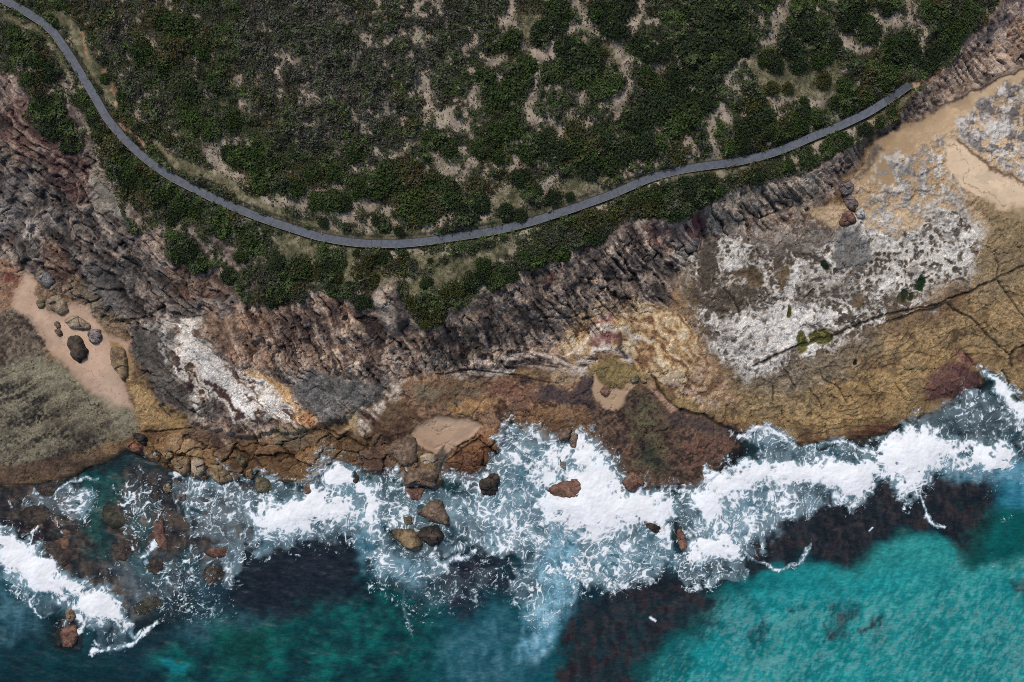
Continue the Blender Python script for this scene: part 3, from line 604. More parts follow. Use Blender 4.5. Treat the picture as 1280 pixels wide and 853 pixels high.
# rock pools: bowls with still water
POOLS = [(1031,332,5,5,(34,52,40),'dark green round'),(1151,356,5.5,10,(36,56,38),'dark green long'),(1129,370,6,7,(66,64,42),'olive'),(1140,373,4,5,(60,62,44),'small olive'),
         (1004,428,7,13,(92,86,48),'yellow olive upright'),(1026,421,14,8,(98,90,52),'yellow olive wide'),(1069,454,3,4,(30,32,28),'tiny black'),(988,392,4,8,(90,84,54),'narrow olive'),(432,398,3,3.5,(40,36,32),'tiny black cliff')]
POOLM = np.zeros(U.shape, f32)
for (px, py, a, b, c, nm) in POOLS:
    m = (abs(U - px) < 30) & (abs(V - py) < 30)
    r = np.hypot((U[m] - px + (N3[m] - .5) * 5) / a, (V[m] - py + (N3b[m] - .5) * 5) / b)
    w = sstep(1.18, .9, r)
    POOLM[m] = np.maximum(POOLM[m], w)
    C[m] = C[m] * (1 - w[..., None]) + (lin(c) * (.8 + .5 * N3[m][..., None])) * w[..., None]

# ------------------------------------------------------------------ relief
rocky = (1 - VEGM) * sstep(-30, 0, sCg)
sandm = np.zeros(U.shape, f32)
def mark(F, poly, soft=3, warp=.6):
    P = np.asarray(poly, float); x0, y0 = P.min(0) - 30; x1, y1 = P.max(0) + 30
    m = (U > x0) & (U < x1) & (V > y0) & (V < y1)
    F[m] = np.maximum(F[m], sstep(-soft, soft, poly_sd(poly, (U + WU * .5 * warp)[m], (V + WV * .5 * warp)[m])))
SANDPOOL = [(514,542),(522,533),(532,526),(546,521),(562,524),(586,524),(602,534),(590,546),(572,556),(560,568),(546,567),(528,561),(518,552)]
paint(SANDPOOL, [(176,146,120),(188,160,134),(194,168,142)], 'p', 1.5, .35)
paint([(544,566),(553,556),(560,566),(556,592),(546,590)], [(86,78,70),(112,100,88)], 'p', 3, .4)
paint([(744,464),(752,476),(764,489),(776,486),(782,478),(796,479),(790,486),(780,494),(774,514),(758,514),(748,506),(743,488)], [(170,142,114),(186,158,130)], 'p', 2, .8)
paint([(810,476),(822,484),(836,498),(846,512),(838,514),(824,498)], [(160,128,108),(182,150,130)], 'p', 2, .6)
mark(sandm, SANDPOOL); mark(sandm, PINK)
for _p in (SANDR, PINK, SANDPOOL):
    _m = (U > min(q[0] for q in _p) - 5) & (U < 1500) & (V > 40) & (V < 580)
    _d = poly_sd(_p, U[_m] + WU[_m] * .5, V[_m] + WV[_m] * .5)
    damp = sstep(-2, 3, _d) * (.30 * sstep(16, 0, _d + (N2[_m] - .5) * 16) + .22 * sstep(.5, .8, N2[_m]))
    peb = sstep(-2, 2, _d) * (RND[_m] > .992) * .6 * sstep(.4, .7, N1[_m])
    C[_m] = C[_m] * (1 - damp * .55 - peb)[..., None]
stroke([(1182,178),(1196,186),(1204,206),(1216,224),(1236,240),(1262,252)], 1.2, [(70,54,44),(104,84,66)], 'f', .8, 1.6, .7)
stroke([(1128,232),(1160,244),(1180,238)], 1.0, [(80,64,50),(110,90,70)], 'f', .8, 1.8, .6)
stroke([(62,400),(84,440),(120,480),(150,500)], 1.0, [(110,90,74),(130,106,90)], 'f', .8, 1.8, .5)
mark(sandm, [(1182,172),(1200,176),(1215,195),(1245,215),(1285,232),(1420,280),(1420,330),(1290,275),(1240,258),(1205,232),(1182,210)])
mark(sandm, [(1075,225),(1092,178),(1112,163),(1135,154),(1172,138),(1222,112),(1282,80),(1282,96),(1222,134),(1200,160),(1150,180),(1120,205),(1120,235)])
mark(sandm, [(744,464),(752,476),(764,489),(776,486),(796,479),(780,494),(774,514),(758,514),(748,506),(743,488)])
cl = sstep(0, -14, sAg) * sstep(-12, 10, sBg)
ledge = np.round((SK1 * .6 + SK2 * .4) * 6) / 6
inplat = (1 - cl) * sstep(2, 20, sCg) * (sAg < 0)
leftc = sstep(330, 230, U)
SKM = SK1 * (1 - leftc) + SK2 * leftc
ridge = 1 - np.abs(2 * SKM - 1)
rel = cl * ((BKH - .5) * 1.45 + (BSI - .5) * .55 + (BKF - .5) * .75 + (SKM - .5) * .6 + (N2 - .5) * 1.2 + (N3 - .5) * .25 + (N4 - .5) * .25)
rel -= cl * .75 * sstep(1.2, .1, BKE) * sstep(.30, .65, .5 * N2 + .5 * N3b)
rel *= (1 - .6 * SMZ)
rel += inplat * ((N2 - .5) * .55 + (N3 - .5) * .35 + (N4 - .5) * .22 + np.round(CRC * 3) / 3 * .5 * (1 - .6 * N1))
lacem = np.zeros(U.shape, f32); mark(lacem, LACE, 8)
rel += lacem * (-.25 * sstep(.6, .1, WF1)) 
rel += (sCg <= 2) * ((N2 - .5) * .6 + (N3 - .5) * .4 + (N4 - .5) * .15) * sstep(2, -8, sCg)
rel += VEGM * ((N2 - .5) * .7 + (N3 - .5) * .5 * DEN)
rel += och * (.30 * np.floor(TQ) - .30 * TQ)
rel -= och * .12 * sstep(.10, .0, TF)
rel += zoneb * (ZBC - .5) * 1.1
covem = np.zeros(U.shape, f32); mark(covem, [(-300,450),(40,446),(70,452),(168,520),(176,540),(150,556),(100,580),(-300,620)], 10)
rel *= (1 - .85 * covem)
rel *= (1 - .9 * sandm)
poolz = np.zeros(U.shape, f32); mark(poolz, SANDPOOL, 5, .3)
rel -= .75 * poolz
rel -= CRK * .55
rel -= POOLM * .45
pd = line_d(PATH, U[m_veg], V[m_veg])
flat = np.zeros(U.shape, f32); flat[m_veg] = sstep(12, 7, pd)
rel *= (1 - flat)
rel -= flat * .5
near = (np.abs(XG) < 150) & (np.abs(YG) < 105)
rel *= np.where(near, 1, .3)
Z = Z + rel
Z = np.where((sCg > 4) & (Z < .35), .35 + .1 * N3, Z)
# wet, darker rim where the swell keeps the rock soaked (a stain that stays)
wet = sstep(26, 0, sCg + (N2 - .5) * 22) * (sCg > -12) * (1 - sandm)
C *= (1 - .24 * wet)[..., None]

def gsample(x, y, arr):
    fx = np.interp(x, XA, np.arange(NX)); fy = np.interp(y, YA, np.arange(NY))
    ix = np.minimum(fx.astype(np.int64), NX - 2); iy = np.minimum(fy.astype(np.int64), NY - 2); fx = fx - ix; fy = fy - iy
    return (arr[iy, ix] * (1 - fx) * (1 - fy) + arr[iy, ix + 1] * fx * (1 - fy) + arr[iy + 1, ix] * (1 - fx) * fy + arr[iy + 1, ix + 1] * fx * fy)

def at(u, v, it=8, extra=0.0):
    """photo pixel -> point on the ground"""
    u = np.asarray(u, float); v = np.asarray(v, float); z = np.zeros(u.shape)
    for _ in range(it):
        k = (H - z) / H
        x = (u - 640) * S * k; y = (426.5 - v) * S * k
        z = z * .4 + .6 * (gsample(x, y, Z) + extra)
    return x, y, z

# ------------------------------------------------------------------ mesh and material helpers
def make_mesh(name, verts, faces, cols=None, alpha=None, smooth=True):
    me = bpy.data.meshes.new(name)
    verts = np.ascontiguousarray(verts, np.float32); faces = np.ascontiguousarray(faces, np.int32)
    nv = len(verts); nf, k = faces.shape
    me.vertices.add(nv); me.vertices.foreach_set('co', verts.ravel())
    me.loops.add(nf * k); me.loops.foreach_set('vertex_index', faces.ravel())
    me.polygons.add(nf)
    me.polygons.foreach_set('loop_start', np.arange(0, nf * k, k, dtype=np.int32))
    me.polygons.foreach_set('loop_total', np.full(nf, k, np.int32))
    me.polygons.foreach_set('use_smooth', np.full(nf, smooth, bool))
    if cols is not None:
        a = me.color_attributes.new('Col', 'FLOAT_COLOR', 'POINT')
        cc = np.ones((nv, 4), np.float32); cc[:, :3] = cols
        if alpha is not None: cc[:, 3] = alpha
        a.data.foreach_set('color', cc.ravel())
    me.update(calc_edges=True)
    return me

def add_obj(name, me, mat=None, parent=None):
    o = bpy.data.objects.new(name, me); COL.objects.link(o)
    if mat is not None: me.materials.append(mat)
    if parent is not None: o.parent = parent
    return o
def tag(o, label=None, cat=None, group=None, kind=None):
    if label: o['label'] = label
    if cat: o['category'] = cat
    if group: o['group'] = group
    if kind: o['kind'] = kind
    return o

def new_mat(name):
    m = bpy.data.materials.new(name); m.use_nodes = True
    nt = m.node_tree; nt.nodes.clear()
    out = nt.nodes.new('ShaderNodeOutputMaterial')
    return m, nt, out
def attr_mat(name, rough=.9, nscale=2.0, namp=.35, bump=.4, bscale=3.0, bdist=.15, spec=.25):
    m, nt, out = new_mat(name); N = nt.nodes; L = nt.links
    b = N.new('ShaderNodeBsdfPrincipled'); L.new(b.outputs[0], out.inputs[0])
    at_ = N.new('ShaderNodeAttribute'); at_.attribute_name = 'Col'
    tc = N.new('ShaderNodeTexCoord')
    nz = N.new('ShaderNodeTexNoise'); nz.inputs['Scale'].default_value = nscale; nz.inputs['Detail'].default_value = 6; nz.inputs['Roughness'].default_value = .68
    L.new(tc.outputs['Object'], nz.inputs['Vector'])
    mr = N.new('ShaderNodeMapRange'); mr.inputs[1].default_value = .3; mr.inputs[2].default_value = .7
    mr.inputs[3].default_value = 1 - namp; mr.inputs[4].default_value = 1 + namp
    L.new(nz.outputs['Fac'], mr.inputs[0])
    vm = N.new('ShaderNodeVectorMath'); vm.operation = 'SCALE'
    L.new(at_.outputs['Color'], vm.inputs[0]); L.new(mr.outputs[0], vm.inputs['Scale'])
    L.new(vm.outputs[0], b.inputs['Base Color'])
    b.inputs['Roughness'].default_value = rough; b.inputs['Specular IOR Level'].default_value = spec
    if bump:
        n2 = N.new('ShaderNodeTexNoise'); n2.inputs['Scale'].default_value = bscale; n2.inputs['Detail'].default_value = 6; n2.inputs['Roughness'].default_value = .65
        L.new(tc.outputs['Object'], n2.inputs['Vector'])
        bp = N.new('ShaderNodeBump'); bp.inputs['Strength'].default_value = bump; bp.inputs['Distance'].default_value = bdist
        L.new(n2.outputs['Fac'], bp.inputs['Height']); L.new(bp.outputs[0], b.inputs['Normal'])
    return m
MAT_ROCK = attr_mat('weathered_rock', .88, 1.6, .30, .9, 1.8, .45)
MAT_SAND = attr_mat('beach_sand', .95, 5, .06, .25, 6, .05)
MAT_SOIL = attr_mat('heath_soil', .95, 2.5, .3, .6, 3, .2)
MAT_BED = attr_mat('seabed_reef', .9, .9, .45, .5, 1.2, .3)
MAT_LEAF = attr_mat('heath_leaves', .75, 3, .25, 0, spec=.12)
MAT_BOULDER = attr_mat('boulder_rock', .85, 1.5, .28, .9, 2.2, .35)

# ------------------------------------------------------------------ terrain, cut into its kinds
idx = np.arange(NX * NY).reshape(NY, NX)
quads = np.stack([idx[:-1, :-1], idx[:-1, 1:], idx[1:, 1:], idx[1:, :-1]], -1).reshape(-1, 4)
def fc(a): return (.25 * (a[:-1, :-1] + a[:-1, 1:] + a[1:, 1:] + a[1:, :-1])).ravel()
cls = np.full(len(quads), 1)                       # rock platform
cls[fc(cl) > .5] = 2                               # cliff
cls[fc(VEGM) > .5] = 0                             # headland
cls[(fc(sandm) > .5) & (fc(VEGM) <= .5)] = 3
cls[fc(sCg) < 0] = 4
V3 = np.stack([XG, YG, Z], -1).reshape(-1, 3); CF = C.reshape(-1, 3)
for k, nm, mt in ((0, 'headland_ground', MAT_SOIL), (1, 'rock_platform_ground', MAT_ROCK), (2, 'cliff_terrain', MAT_ROCK), (3, 'beach_sand', MAT_SAND), (4, 'seabed_terrain', MAT_BED)):
    q = quads[cls == k]
    used, inv = np.unique(q, return_inverse=True)
    me = make_mesh(nm, V3[used], inv.reshape(-1, 4), CF[used])
    tag(add_obj(nm, me, mt), kind='structure')

# ------------------------------------------------------------------ surf and water fields
rows = np.where(YA < 15)[0]; r0, r1 = 0, rows[-1] + 1
cols_ = np.where(np.abs(XA) < 143)[0]; c0, c1 = cols_[0], cols_[-1] + 1
rows_near = np.where((YA < 15) & (YA > -99))[0]; r0 = rows_near[0]
sl = (slice(r0, r1), slice(c0, c1))
xs, ys, zt = XG[sl], YG[sl], Z[sl]
us = 640 + xs / S; vs = 426.5 - ys / S
wu_, wv_ = WU[sl], WV[sl]; n1, n2, n3, n4, n3b = N1[sl], N2[sl], N3[sl], N4[sl], N3b[sl]
F = np.zeros(us.shape)
WLX = (n2 - .5) * 18 + (n3 - .5) * 8; WLY = (n1 - .5) * 10 + (n3b - .5) * 14
def _box(pts, mg=60):
    P = np.asarray(pts, float); x0, y0 = P.min(0) - mg; x1, y1 = P.max(0) + mg
    return (us > x0) & (us < x1) & (vs > y0) & (vs < y1)
def foam(poly, val, soft=8, warp=1.0, cut=False):
    m = _box(poly)
    if not m.any(): return
    a = sstep(-soft, soft, poly_sd(poly, (us + WLX * warp)[m], (vs + WLY * warp)[m])) * val
    F[m] = F[m] * (1 - a) if cut else np.maximum(F[m], a)
def halo(poly, val, hw, dirx=0., diry=0., warp=1.0):
    """foam thinning out away from a white mass, farther towards one side"""
    m = _box(poly, 120)
    cx, cy = np.mean(np.asarray(poly, float), 0)
    d = np.clip(-poly_sd(poly, (us + WLX * warp)[m], (vs + WLY * warp)[m]), 0, None)
    sdn = poly_sd([(p[0] + dirx, p[1] + diry) for p in poly], (us + WLX * warp)[m], (vs + WLY * warp)[m])
    d = np.minimum(d, np.clip(-sdn, 0, None) + .35 * math.hypot(dirx, diry) * (sdn < 0) + .5 * d * (sdn >= 0))
    F[m] = np.maximum(F[m], val * np.exp(-(d / hw) ** 1.2))
def foaml(pts, w, val, soft=3, warp=.7):
    m = _box(pts)
    a = sstep(w / 2 + soft, w / 2 - soft, line_d(pts, (us + WLX * .6 * warp)[m], (vs + WLY * .6 * warp)[m])) * val
    F[m] = np.maximum(F[m], a)
# --- thin lace over the left reef
foam([(15,630),(40,612),(90,603),(118,612),(125,640),(108,668),(60,655),(15,655)], .50, 14)
foam([(80,610),(105,605),(118,625),(108,650),(92,640)], .74, 9)
foaml([(74,614),(90,601),(104,594),(118,600)], 5, .85, 3)
foam([(150,590),(175,585),(205,600),(215,650),(205,700),(170,690),(150,640)], .40, 16)
foam([(205,585),(260,598),(330,600),(400,600),(405,640),(330,665),(290,700),(235,665)], .52, 14)
foam([(210,592),(250,605),(290,604),(292,622),(240,618)], .74, 8)
foaml([(212,594),(235,602),(262,608),(288,606)], 7, .8, 4)
foaml([(232,640),(240,660)], 5, .7, 4); foaml([(215,600),(222,640)], 4, .62, 4)
foaml([(275,580),(292,590),(305,600),(320,585),(335,592)], 7, .66, 4)
foam([(140,690),(200,690),(285,680),(300,720),(240,780),(160,760)], .34, 18)
foam([(270,672),(300,660),(318,670),(310,715),(285,745),(262,700)], .56, 10)
foaml([(262,680),(284,676),(296,690),(292,715),(280,728)], 6, .76, 4)
foaml([(178,692),(192,684),(193,678)], 8, .85, 4)
foaml([(205,720),(214,708)], 4, .7, 3)
foaml([(38,690),(41,670),(52,662)], 3, .95, 2)
foam([(230,740),(290,745),(300,770),(240,790)], .30, 14)
# --- breaker at the far left
LB = [(-20,655),(0,668),(25,680),(50,695),(75,710),(95,729),(125,727),(145,745),(155,765),(156,784),(132,778),(110,770),(97,760),(92,746),(70,738),(45,727),(25,716),(0,700),(-20,690)]
foam(LB, 1.02, 8, .9); halo(LB, .86, 9, -8, 12, .9)
foam([(35,722),(60,730),(95,750),(92,765),(60,772),(38,757)], .46, 8)
foaml([(50,735),(42,750),(40,760),(50,770)], 5, .88, 3); foaml([(50,770),(66,764),(82,752)], 4, .7, 3)
foam([(112,772),(152,785),(160,800),(150,815),(112,815)], .46, 8)
foaml([(112,762),(102,785),(90,802)], 8, .86, 3.5, .4)
foaml([(115,816),(140,810),(155,805),(170,803),(183,792),(198,778)], 7, .9, 4)
foaml([(158,788),(170,796),(176,790)], 6, .85, 3)
# --- wave left of the boulders
MB1 = [(312,648),(345,628),(375,617),(400,610),(432,618),(446,640),(420,650),(395,652),(350,660),(325,664)]
MB2 = [(402,590),(412,575),(428,578),(446,592),(470,612),(479,640),(472,660),(458,650),(455,622),(430,602),(412,602)]
foam(MB1, 1.0, 10, 1.1); foam(MB2, 1.03, 7, .8); halo(MB1, .88, 17, 0, 14); halo(MB2, .78, 15, 0, 18)
foam([(395,600),(440,600),(456,630),(440,640),(400,625)], .74, 8)
foam([(452,640),(476,640),(482,680),(475,705),(458,690)], .74, 11)
foaml([(322,690),(332,672),(345,668)], 16, .68, 8)
foaml([(476,640),(474,672),(480,702),(500,716),(530,720),(556,714)], 12, .82, 8)
foam([(470,680),(560,690),(566,712),(530,730),(480,722)], .64, 12)
foam([(462,700),(560,700),(620,690),(650,705),(600,755),(520,775),(470,735)], .42, 18)
foaml([(500,740),(508,768),(514,792)], 7, .56, 5); foaml([(522,745),(545,765),(552,752)], 5, .5, 5)
foam([(445,598),(485,590),(504,600),(508,640),(490,665),(478,650),(470,615)], .56, 10)
foam([(488,600),(560,600),(572,690),(520,702),(486,694)], .58, 12)
foaml([(499,572),(512,588),(506,602),(504,620)], 2.5, .88, 2, .3)
# --- round the loose boulders and the centre
foam([(548,612),(590,600),(632,545),(650,528),(722,545),(770,600),(770,680),(700,690),(650,700),(600,690),(556,680)], .68, 12)
foam([(570,610),(640,600),(650,655),(610,660),(565,650)], .74, 12)
foaml([(560,690),(580,680),(610,672),(650,662),(680,655)], 12, .80, 7)
foaml([(548,706),(565,700),(590,690)], 10, .86, 6)
foam([(618,548),(640,520),(668,545),(662,578),(628,590)], .70, 8)
CW = [(722,543),(740,548),(756,566),(768,588),(782,612),(832,616),(842,640),(840,664),(830,674),(812,652),(780,657),(755,668),(730,676),(712,664),(690,650),(668,628),(690,606),(704,590),(714,575)]
CW2 = [(652,566),(684,556),(712,560),(706,585),(690,602),(662,612),(648,596)]
foam(CW, 1.01, 12, 1.3); foam(CW2, .90, 10, 1.2); halo(CW, .88, 16, 0, 8); halo(CW2, .80, 12)
foam([(700,655),(760,655),(835,665),(856,690),(820,735),(760,752),(718,735),(708,700)], .66, 16)
foaml([(735,690),(752,722),(765,742),(790,725),(800,705)], 8, .72, 5); foaml([(718,700),(722,740),(716,758)], 7, .72, 5)
foam([(632,700),(690,672),(718,690),(710,760),(690,800),(655,800),(640,760)], .46, 16)
foam([(640,705),(668,700),(668,745),(640,740)], .56, 8)
# --- curl at the reef edge
LC1 = [(864,694),(876,676),(892,667),(912,666),(928,676),(926,688),(905,690),(884,700)]
foam(LC1, 1.0, 8, .9); halo(LC1, .80, 11, -2, 14)
LC2 = [(872,655),(868,632),(878,612),(900,612),(908,628),(900,645),(890,655)]
foam(LC2, .95, 8, .8); halo(LC2, .78, 12, 0, 10)
foam([(842,610),(870,612),(872,660),(890,690),(890,735),(850,730),(842,690)], .56, 10)
foam([(930,690),(944,705),(930,725),(895,735),(880,715)], .56, 9)
foaml([(928,686),(946,702),(972,713),(992,706),(1004,690),(1010,676)], 4.5, .90, 4, .9)
# --- long breaker on the right
RB = [(880,606),(902,590),(935,580),(960,579),(997,577),(1035,573),(1080,577),(1108,577),(1108,553),(1118,540),(1130,534),(1155,536),(1177,549),(1210,551),(1255,556),(1264,569),(1256,582),(1236,584),(1222,577),(1208,585),(1172,580),(1156,588),(1152,607),(1136,617),(1120,607),(1106,596),(1090,594),(1080,611),(1066,627),(1048,619),(1030,604),(997,600),(960,602),(930,606),(908,618),(892,622)]
foam(RB, 1.01, 10, 1.0); halo(RB, .86, 9, 0, 9)
foam([(885,612),(960,600),(1000,603),(1040,618),(1020,640),(960,660),(940,690),(900,690),(880,660)], .76, 20)
foam([(940,600),(1000,600),(1000,640),(960,680),(940,660)], .60, 16)
foaml([(936,615),(948,650),(956,690)], 9, .66, 6)
foam([(924,545),(940,536),(960,532),(982,543),(1005,558),(1060,549),(1090,552),(1108,566),(1108,580),(1010,580),(960,585),(932,566)], .66, 7)
foaml([(924,546),(940,536),(960,533),(972,542),(985,552)], 10, .86, 5)
foaml([(1005,560),(1035,550),(1060,554),(1085,562),(1106,574)], 8, .88, 5)
foam([(1130,532),(1160,505),(1200,488),(1228,480),(1290,520),(1290,560),(1200,555),(1145,540)], .54, 12)
foam([(1195,490),(1225,482),(1240,500),(1215,512)], .68, 9)
foaml([(1262,562),(1255,545),(1272,536),(1290,534)], 6, .8, 5)
foam([(1200,575),(1290,560),(1290,600),(1240,612),(1200,598)], .46, 14)
foaml([(1222,592),(1250,598),(1290,592)], 4, .62, 4)
CO = [(1222,461),(1232,463),(1246,467),(1262,488),(1284,508),(1310,530),(1310,552),(1280,528),(1256,505),(1240,484)]
foam(CO, 1.0, 6, .6); halo(CO, .7, 7, -4, 5)
# --- scraps
foaml([(1150,612),(1155,632),(1160,645)], 2.5, .95, 2, .3)
foaml([(1160,646),(1168,655),(1180,660)], 5, .97, 3.5, .7)
foaml([(1086,664),(1090,660)], 3, .95, 1.5, .3); foaml([(811,774),(816,777)], 4, .98, 1.5, .4)
foaml([(1130,617),(1140,615)], 3, .9, 2, .3)
foaml([(1250,655),(1268,640)], 4, .42, 3); foaml([(1235,722),(1243,690)], 4, .42, 4)
# spray fringe where the swell meets the rock
F = np.maximum(F, .62 * np.exp(-(np.clip(np.abs(sCg[sl] + 3), 0, 60) / 9.0) ** 2) * sstep(.30, .62, .5 * n2 + .5 * n3) * sstep(150, 215, us) * sstep(480, 520, vs))
for p in ([(1195,566),(1215,562),(1214,572),(1198,573)], [(1087,598),(1110,594),(1114,602),(1092,604)], [(838,650),(846,640),(852,690),(846,690)]):
    foam(p, .55, 5, .6, True)
WH = sstep(.72, 1.02, F)
def soft_(a, r_):
    for ax in (0, 1):
        for _ in range(2):
            c_ = np.cumsum(np.pad(a, [(r_ + 1, r_) if q == ax else (0, 0) for q in (0, 1)], 'edge'), axis=ax)
            a = (c_[2 * r_ + 1:] - c_[:-2 * r_ - 1] if ax == 0 else c_[:, 2 * r_ + 1:] - c_[:, :-2 * r_ - 1]) / (2 * r_ + 1)
    return a
WH = soft_(WH, 12)
Fc = np.clip(F, 0, 1)
# connected web: warped ridges over several sizes, stretched along the flow
q1 = fbm(us / 24, vs / 24, 3, 5) - .5; q2 = fbm(us / 24 + 61, vs / 24, 3, 8) - .5
p1 = fbm(us / 8, vs / 8, 2, 3) - .5; p2 = fbm(us / 8 + 31, vs / 8, 2, 10) - .5
fx_ = us + q1 * 26 + p1 * 3.5; fy_ = vs + q2 * 26 + p2 * 3.5
STK = np.zeros(us.shape)
for poly in ([(875,600),(1060,605),(1075,640),(1010,700),(880,690)], [(1130,525),(1165,500),(1228,480),(1290,520),(1290,560),(1200,555)], [(108,770),(160,780),(200,790),(160,818),(105,815)], [(40,720),(95,745),(95,770),(40,770)]):
    STK = np.maximum(STK, sstep(-14, 14, poly_sd(poly, us, vs)))
def web(sc, octv, seed, stretch):
    s_ = 0; a = 1.; w = 1.; n_ = 0; x, y = fx_ / sc, fy_ / (sc * stretch)
    for k in range(octv):
        r = 1 - np.abs(2 * vn(x, y, seed + 2 * k) - 1); r = r ** 6 * w
        s_ = s_ + a * r; n_ += a; w = np.clip(r * 1.3 + .25, 0, 1); a *= .62; x = x * 2.1 + 3.3; y = y * 2.1 + 7.7
    return s_ / n_
Wn = np.maximum(web(8.5, 4, 2, 1.0), .9 * web(5, 3, 9, 1.0)); Ws = np.maximum(web(3.2, 3, 4, 4.0), .8 * web(8, 3, 2, 1.6))
Wn = np.clip(Wn / .62, 0, 1); Ws = np.clip(Ws / .62, 0, 1)
W_ = Wn * (1 - .8 * STK) + Ws * .8 * STK
pn = .5 * n2 + .3 * n3 + .2 * n1
val = W_ + .70 * (pn - .5) + .34 * (n4 - .5)
th = np.interp(Fc, [0, .2, .35, .5, .65, .78, .9, 1.0], [1.3, .74, .58, .40, .22, -.02, -.34, -.9])
AL = np.clip((val - th) / .66, 0, 1) ** 1.12
AL = np.minimum(AL * (1.12 + .25 * sstep(.6, .9, Fc)), 1)
mist = sstep(.30, .75, Fc) * (.34 * pn + .16 * n3)
AL = np.maximum(AL, mist) * sstep(.03, .16, F)
# swell height
WZ = .9 * WH + .10 * (n1 - .5)

# water sheet (own grid, reaching the horizon)
XW = axis(150, .35, 2600, 24); yw_core = np.arange(-105, 3.0, .35)
yw_out = -105 - (np.linspace(0, 1, 25)[1:]) ** 2.6 * 2600 - .35 * np.arange(1, 25)
YW = np.concatenate([yw_out[::-1], yw_core])
xw, yw = np.meshgrid(XW, YW)
def fs(arr):
    fx = np.clip(np.interp(xw, XA[c0:c1], np.arange(c1 - c0)), 0, c1 - c0 - 1.001); fy = np.clip(np.interp(yw, YA[r0:r1], np.arange(r1 - r0)), 0, r1 - r0 - 1.001)
    ix = fx.astype(int); iy = fy.astype(int); fx -= ix; fy -= iy
    return arr[iy, ix] * (1 - fx) * (1 - fy) + arr[iy, ix + 1] * fx * (1 - fy) + arr[iy + 1, ix] * (1 - fx) * fy + arr[iy + 1, ix + 1] * fx * fy
uw = 640 + xw / S; vw = 426.5 - yw / S
zb = gsample(xw, yw, Z)
wn1 = eq(fbm(uw / 30, vw / 30, 4, 5)); wn2 = eq(fbm(uw / 9, vw / 9, 3, 2)); wn3 = eq(fbm(uw / 60, vw / 60, 3, 14))
ww1 = (wn1 - .5) * 22 + (wn2 - .5) * 8; ww2 = (eq(fbm(uw / 30 + 50, vw / 30, 4, 9)) - .5) * 22
a_ = math.radians(-20)
rp = eq(fbm((uw * math.cos(a_) - vw * math.sin(a_)) / 16, (uw * math.sin(a_) + vw * math.cos(a_)) / 5.5, 3, 6))
zw = .16 * (rp - .5) + .25 * (wn1 - .5) + fs(WZ) * .9
WC = ramp(.5 * wn1 + .3 * wn2 + .2 * wn3, [(10,30,40),(16,48,58),(24,66,74)])
def wpaint(poly, cols, soft=12, alpha=1.0, warp=1.0):
    a = sstep(-soft, soft, poly_sd(poly, uw + ww1 * warp, vw + ww2 * warp)) * alpha
    c = ramp(.5 * wn2 + .5 * wn1, cols)
    WC[...] = WC * (1 - a[..., None]) + c * a[..., None]
    return a
BIG = 9000
wpaint([(-BIG,690),(60,740),(120,830),(220,900),(-BIG,BIG)], [(6,38,48),(9,52,60),(14,68,74)], 34, .9)
wpaint([(-BIG,800),(100,820),(200,853),(200,BIG),(-BIG,BIG)], [(3,36,44),(6,50,56)], 26, .8)
wpaint([(200,800),(330,765),(450,720),(560,760),(600,853),(560,BIG),(180,BIG)], [(4,42,48),(5,56,60),(7,76,74),(10,96,90)], 30, .95)
wpaint([(270,790),(330,770),(360,800),(320,840),(270,835)], [(2,60,46),(5,74,58)], 22, .5)
wpaint([(560,740),(640,720),(700,760),(720,853),(600,BIG),(540,853)], [(6,60,70),(14,82,92)], 34, .9)
TURQ = wpaint(SEABED_SAND, [(8,116,119),(24,136,136),(50,152,149)], 10, 1.0, .6)
wpaint([(850,853),(880,800),(930,745),(990,716),(1080,718),(1140,690),(1180,700),(1100,740),(980,780),(900,853)], [(0,128,132),(6,142,144)], 16, .75)
wpaint([(680,860),(745,770),(850,735),(930,716),(975,728),(920,770),(880,800),(840,870)], [(4,76,80),(8,96,98)], 20, .8)
wpaint([(1195,640),(1290,620),(BIG,620),(BIG,700),(1230,705)], [(0,78,76),(4,100,96)], 12, .85)
wpaint([(200,825),(212,822),(222,830),(238,832),(232,842),(214,842)], [(10,112,120),(14,124,130)], 4, .8, .25)
wpaint([(270,680),(330,680),(440,650),(448,740),(360,765),(290,750)], [(16,24,36),(24,36,48)], 20, .8)
wpaint([(140,690),(230,700),(290,740),(240,790),(170,770)], [(22,44,54),(36,62,74)], 16, .6)
wpaint([(95,595),(130,580),(150,600),(120,660),(100,640)], [(8,60,62),(18,84,80)], 9, .9)
wpaint([(1230,570),(1300,560),(1300,640),(1240,640),(1225,600)], [(34,104,128),(60,140,160)], 10, .8)
DARK = np.zeros(uw.shape)
sk_w = eq(fbm((uw * .2 + vw * .98) / 20 + (wn1 - .5) * 2, (-uw * .98 + vw * .2) / 3.2 + (wn2 - .5) * 2, 3, 7))
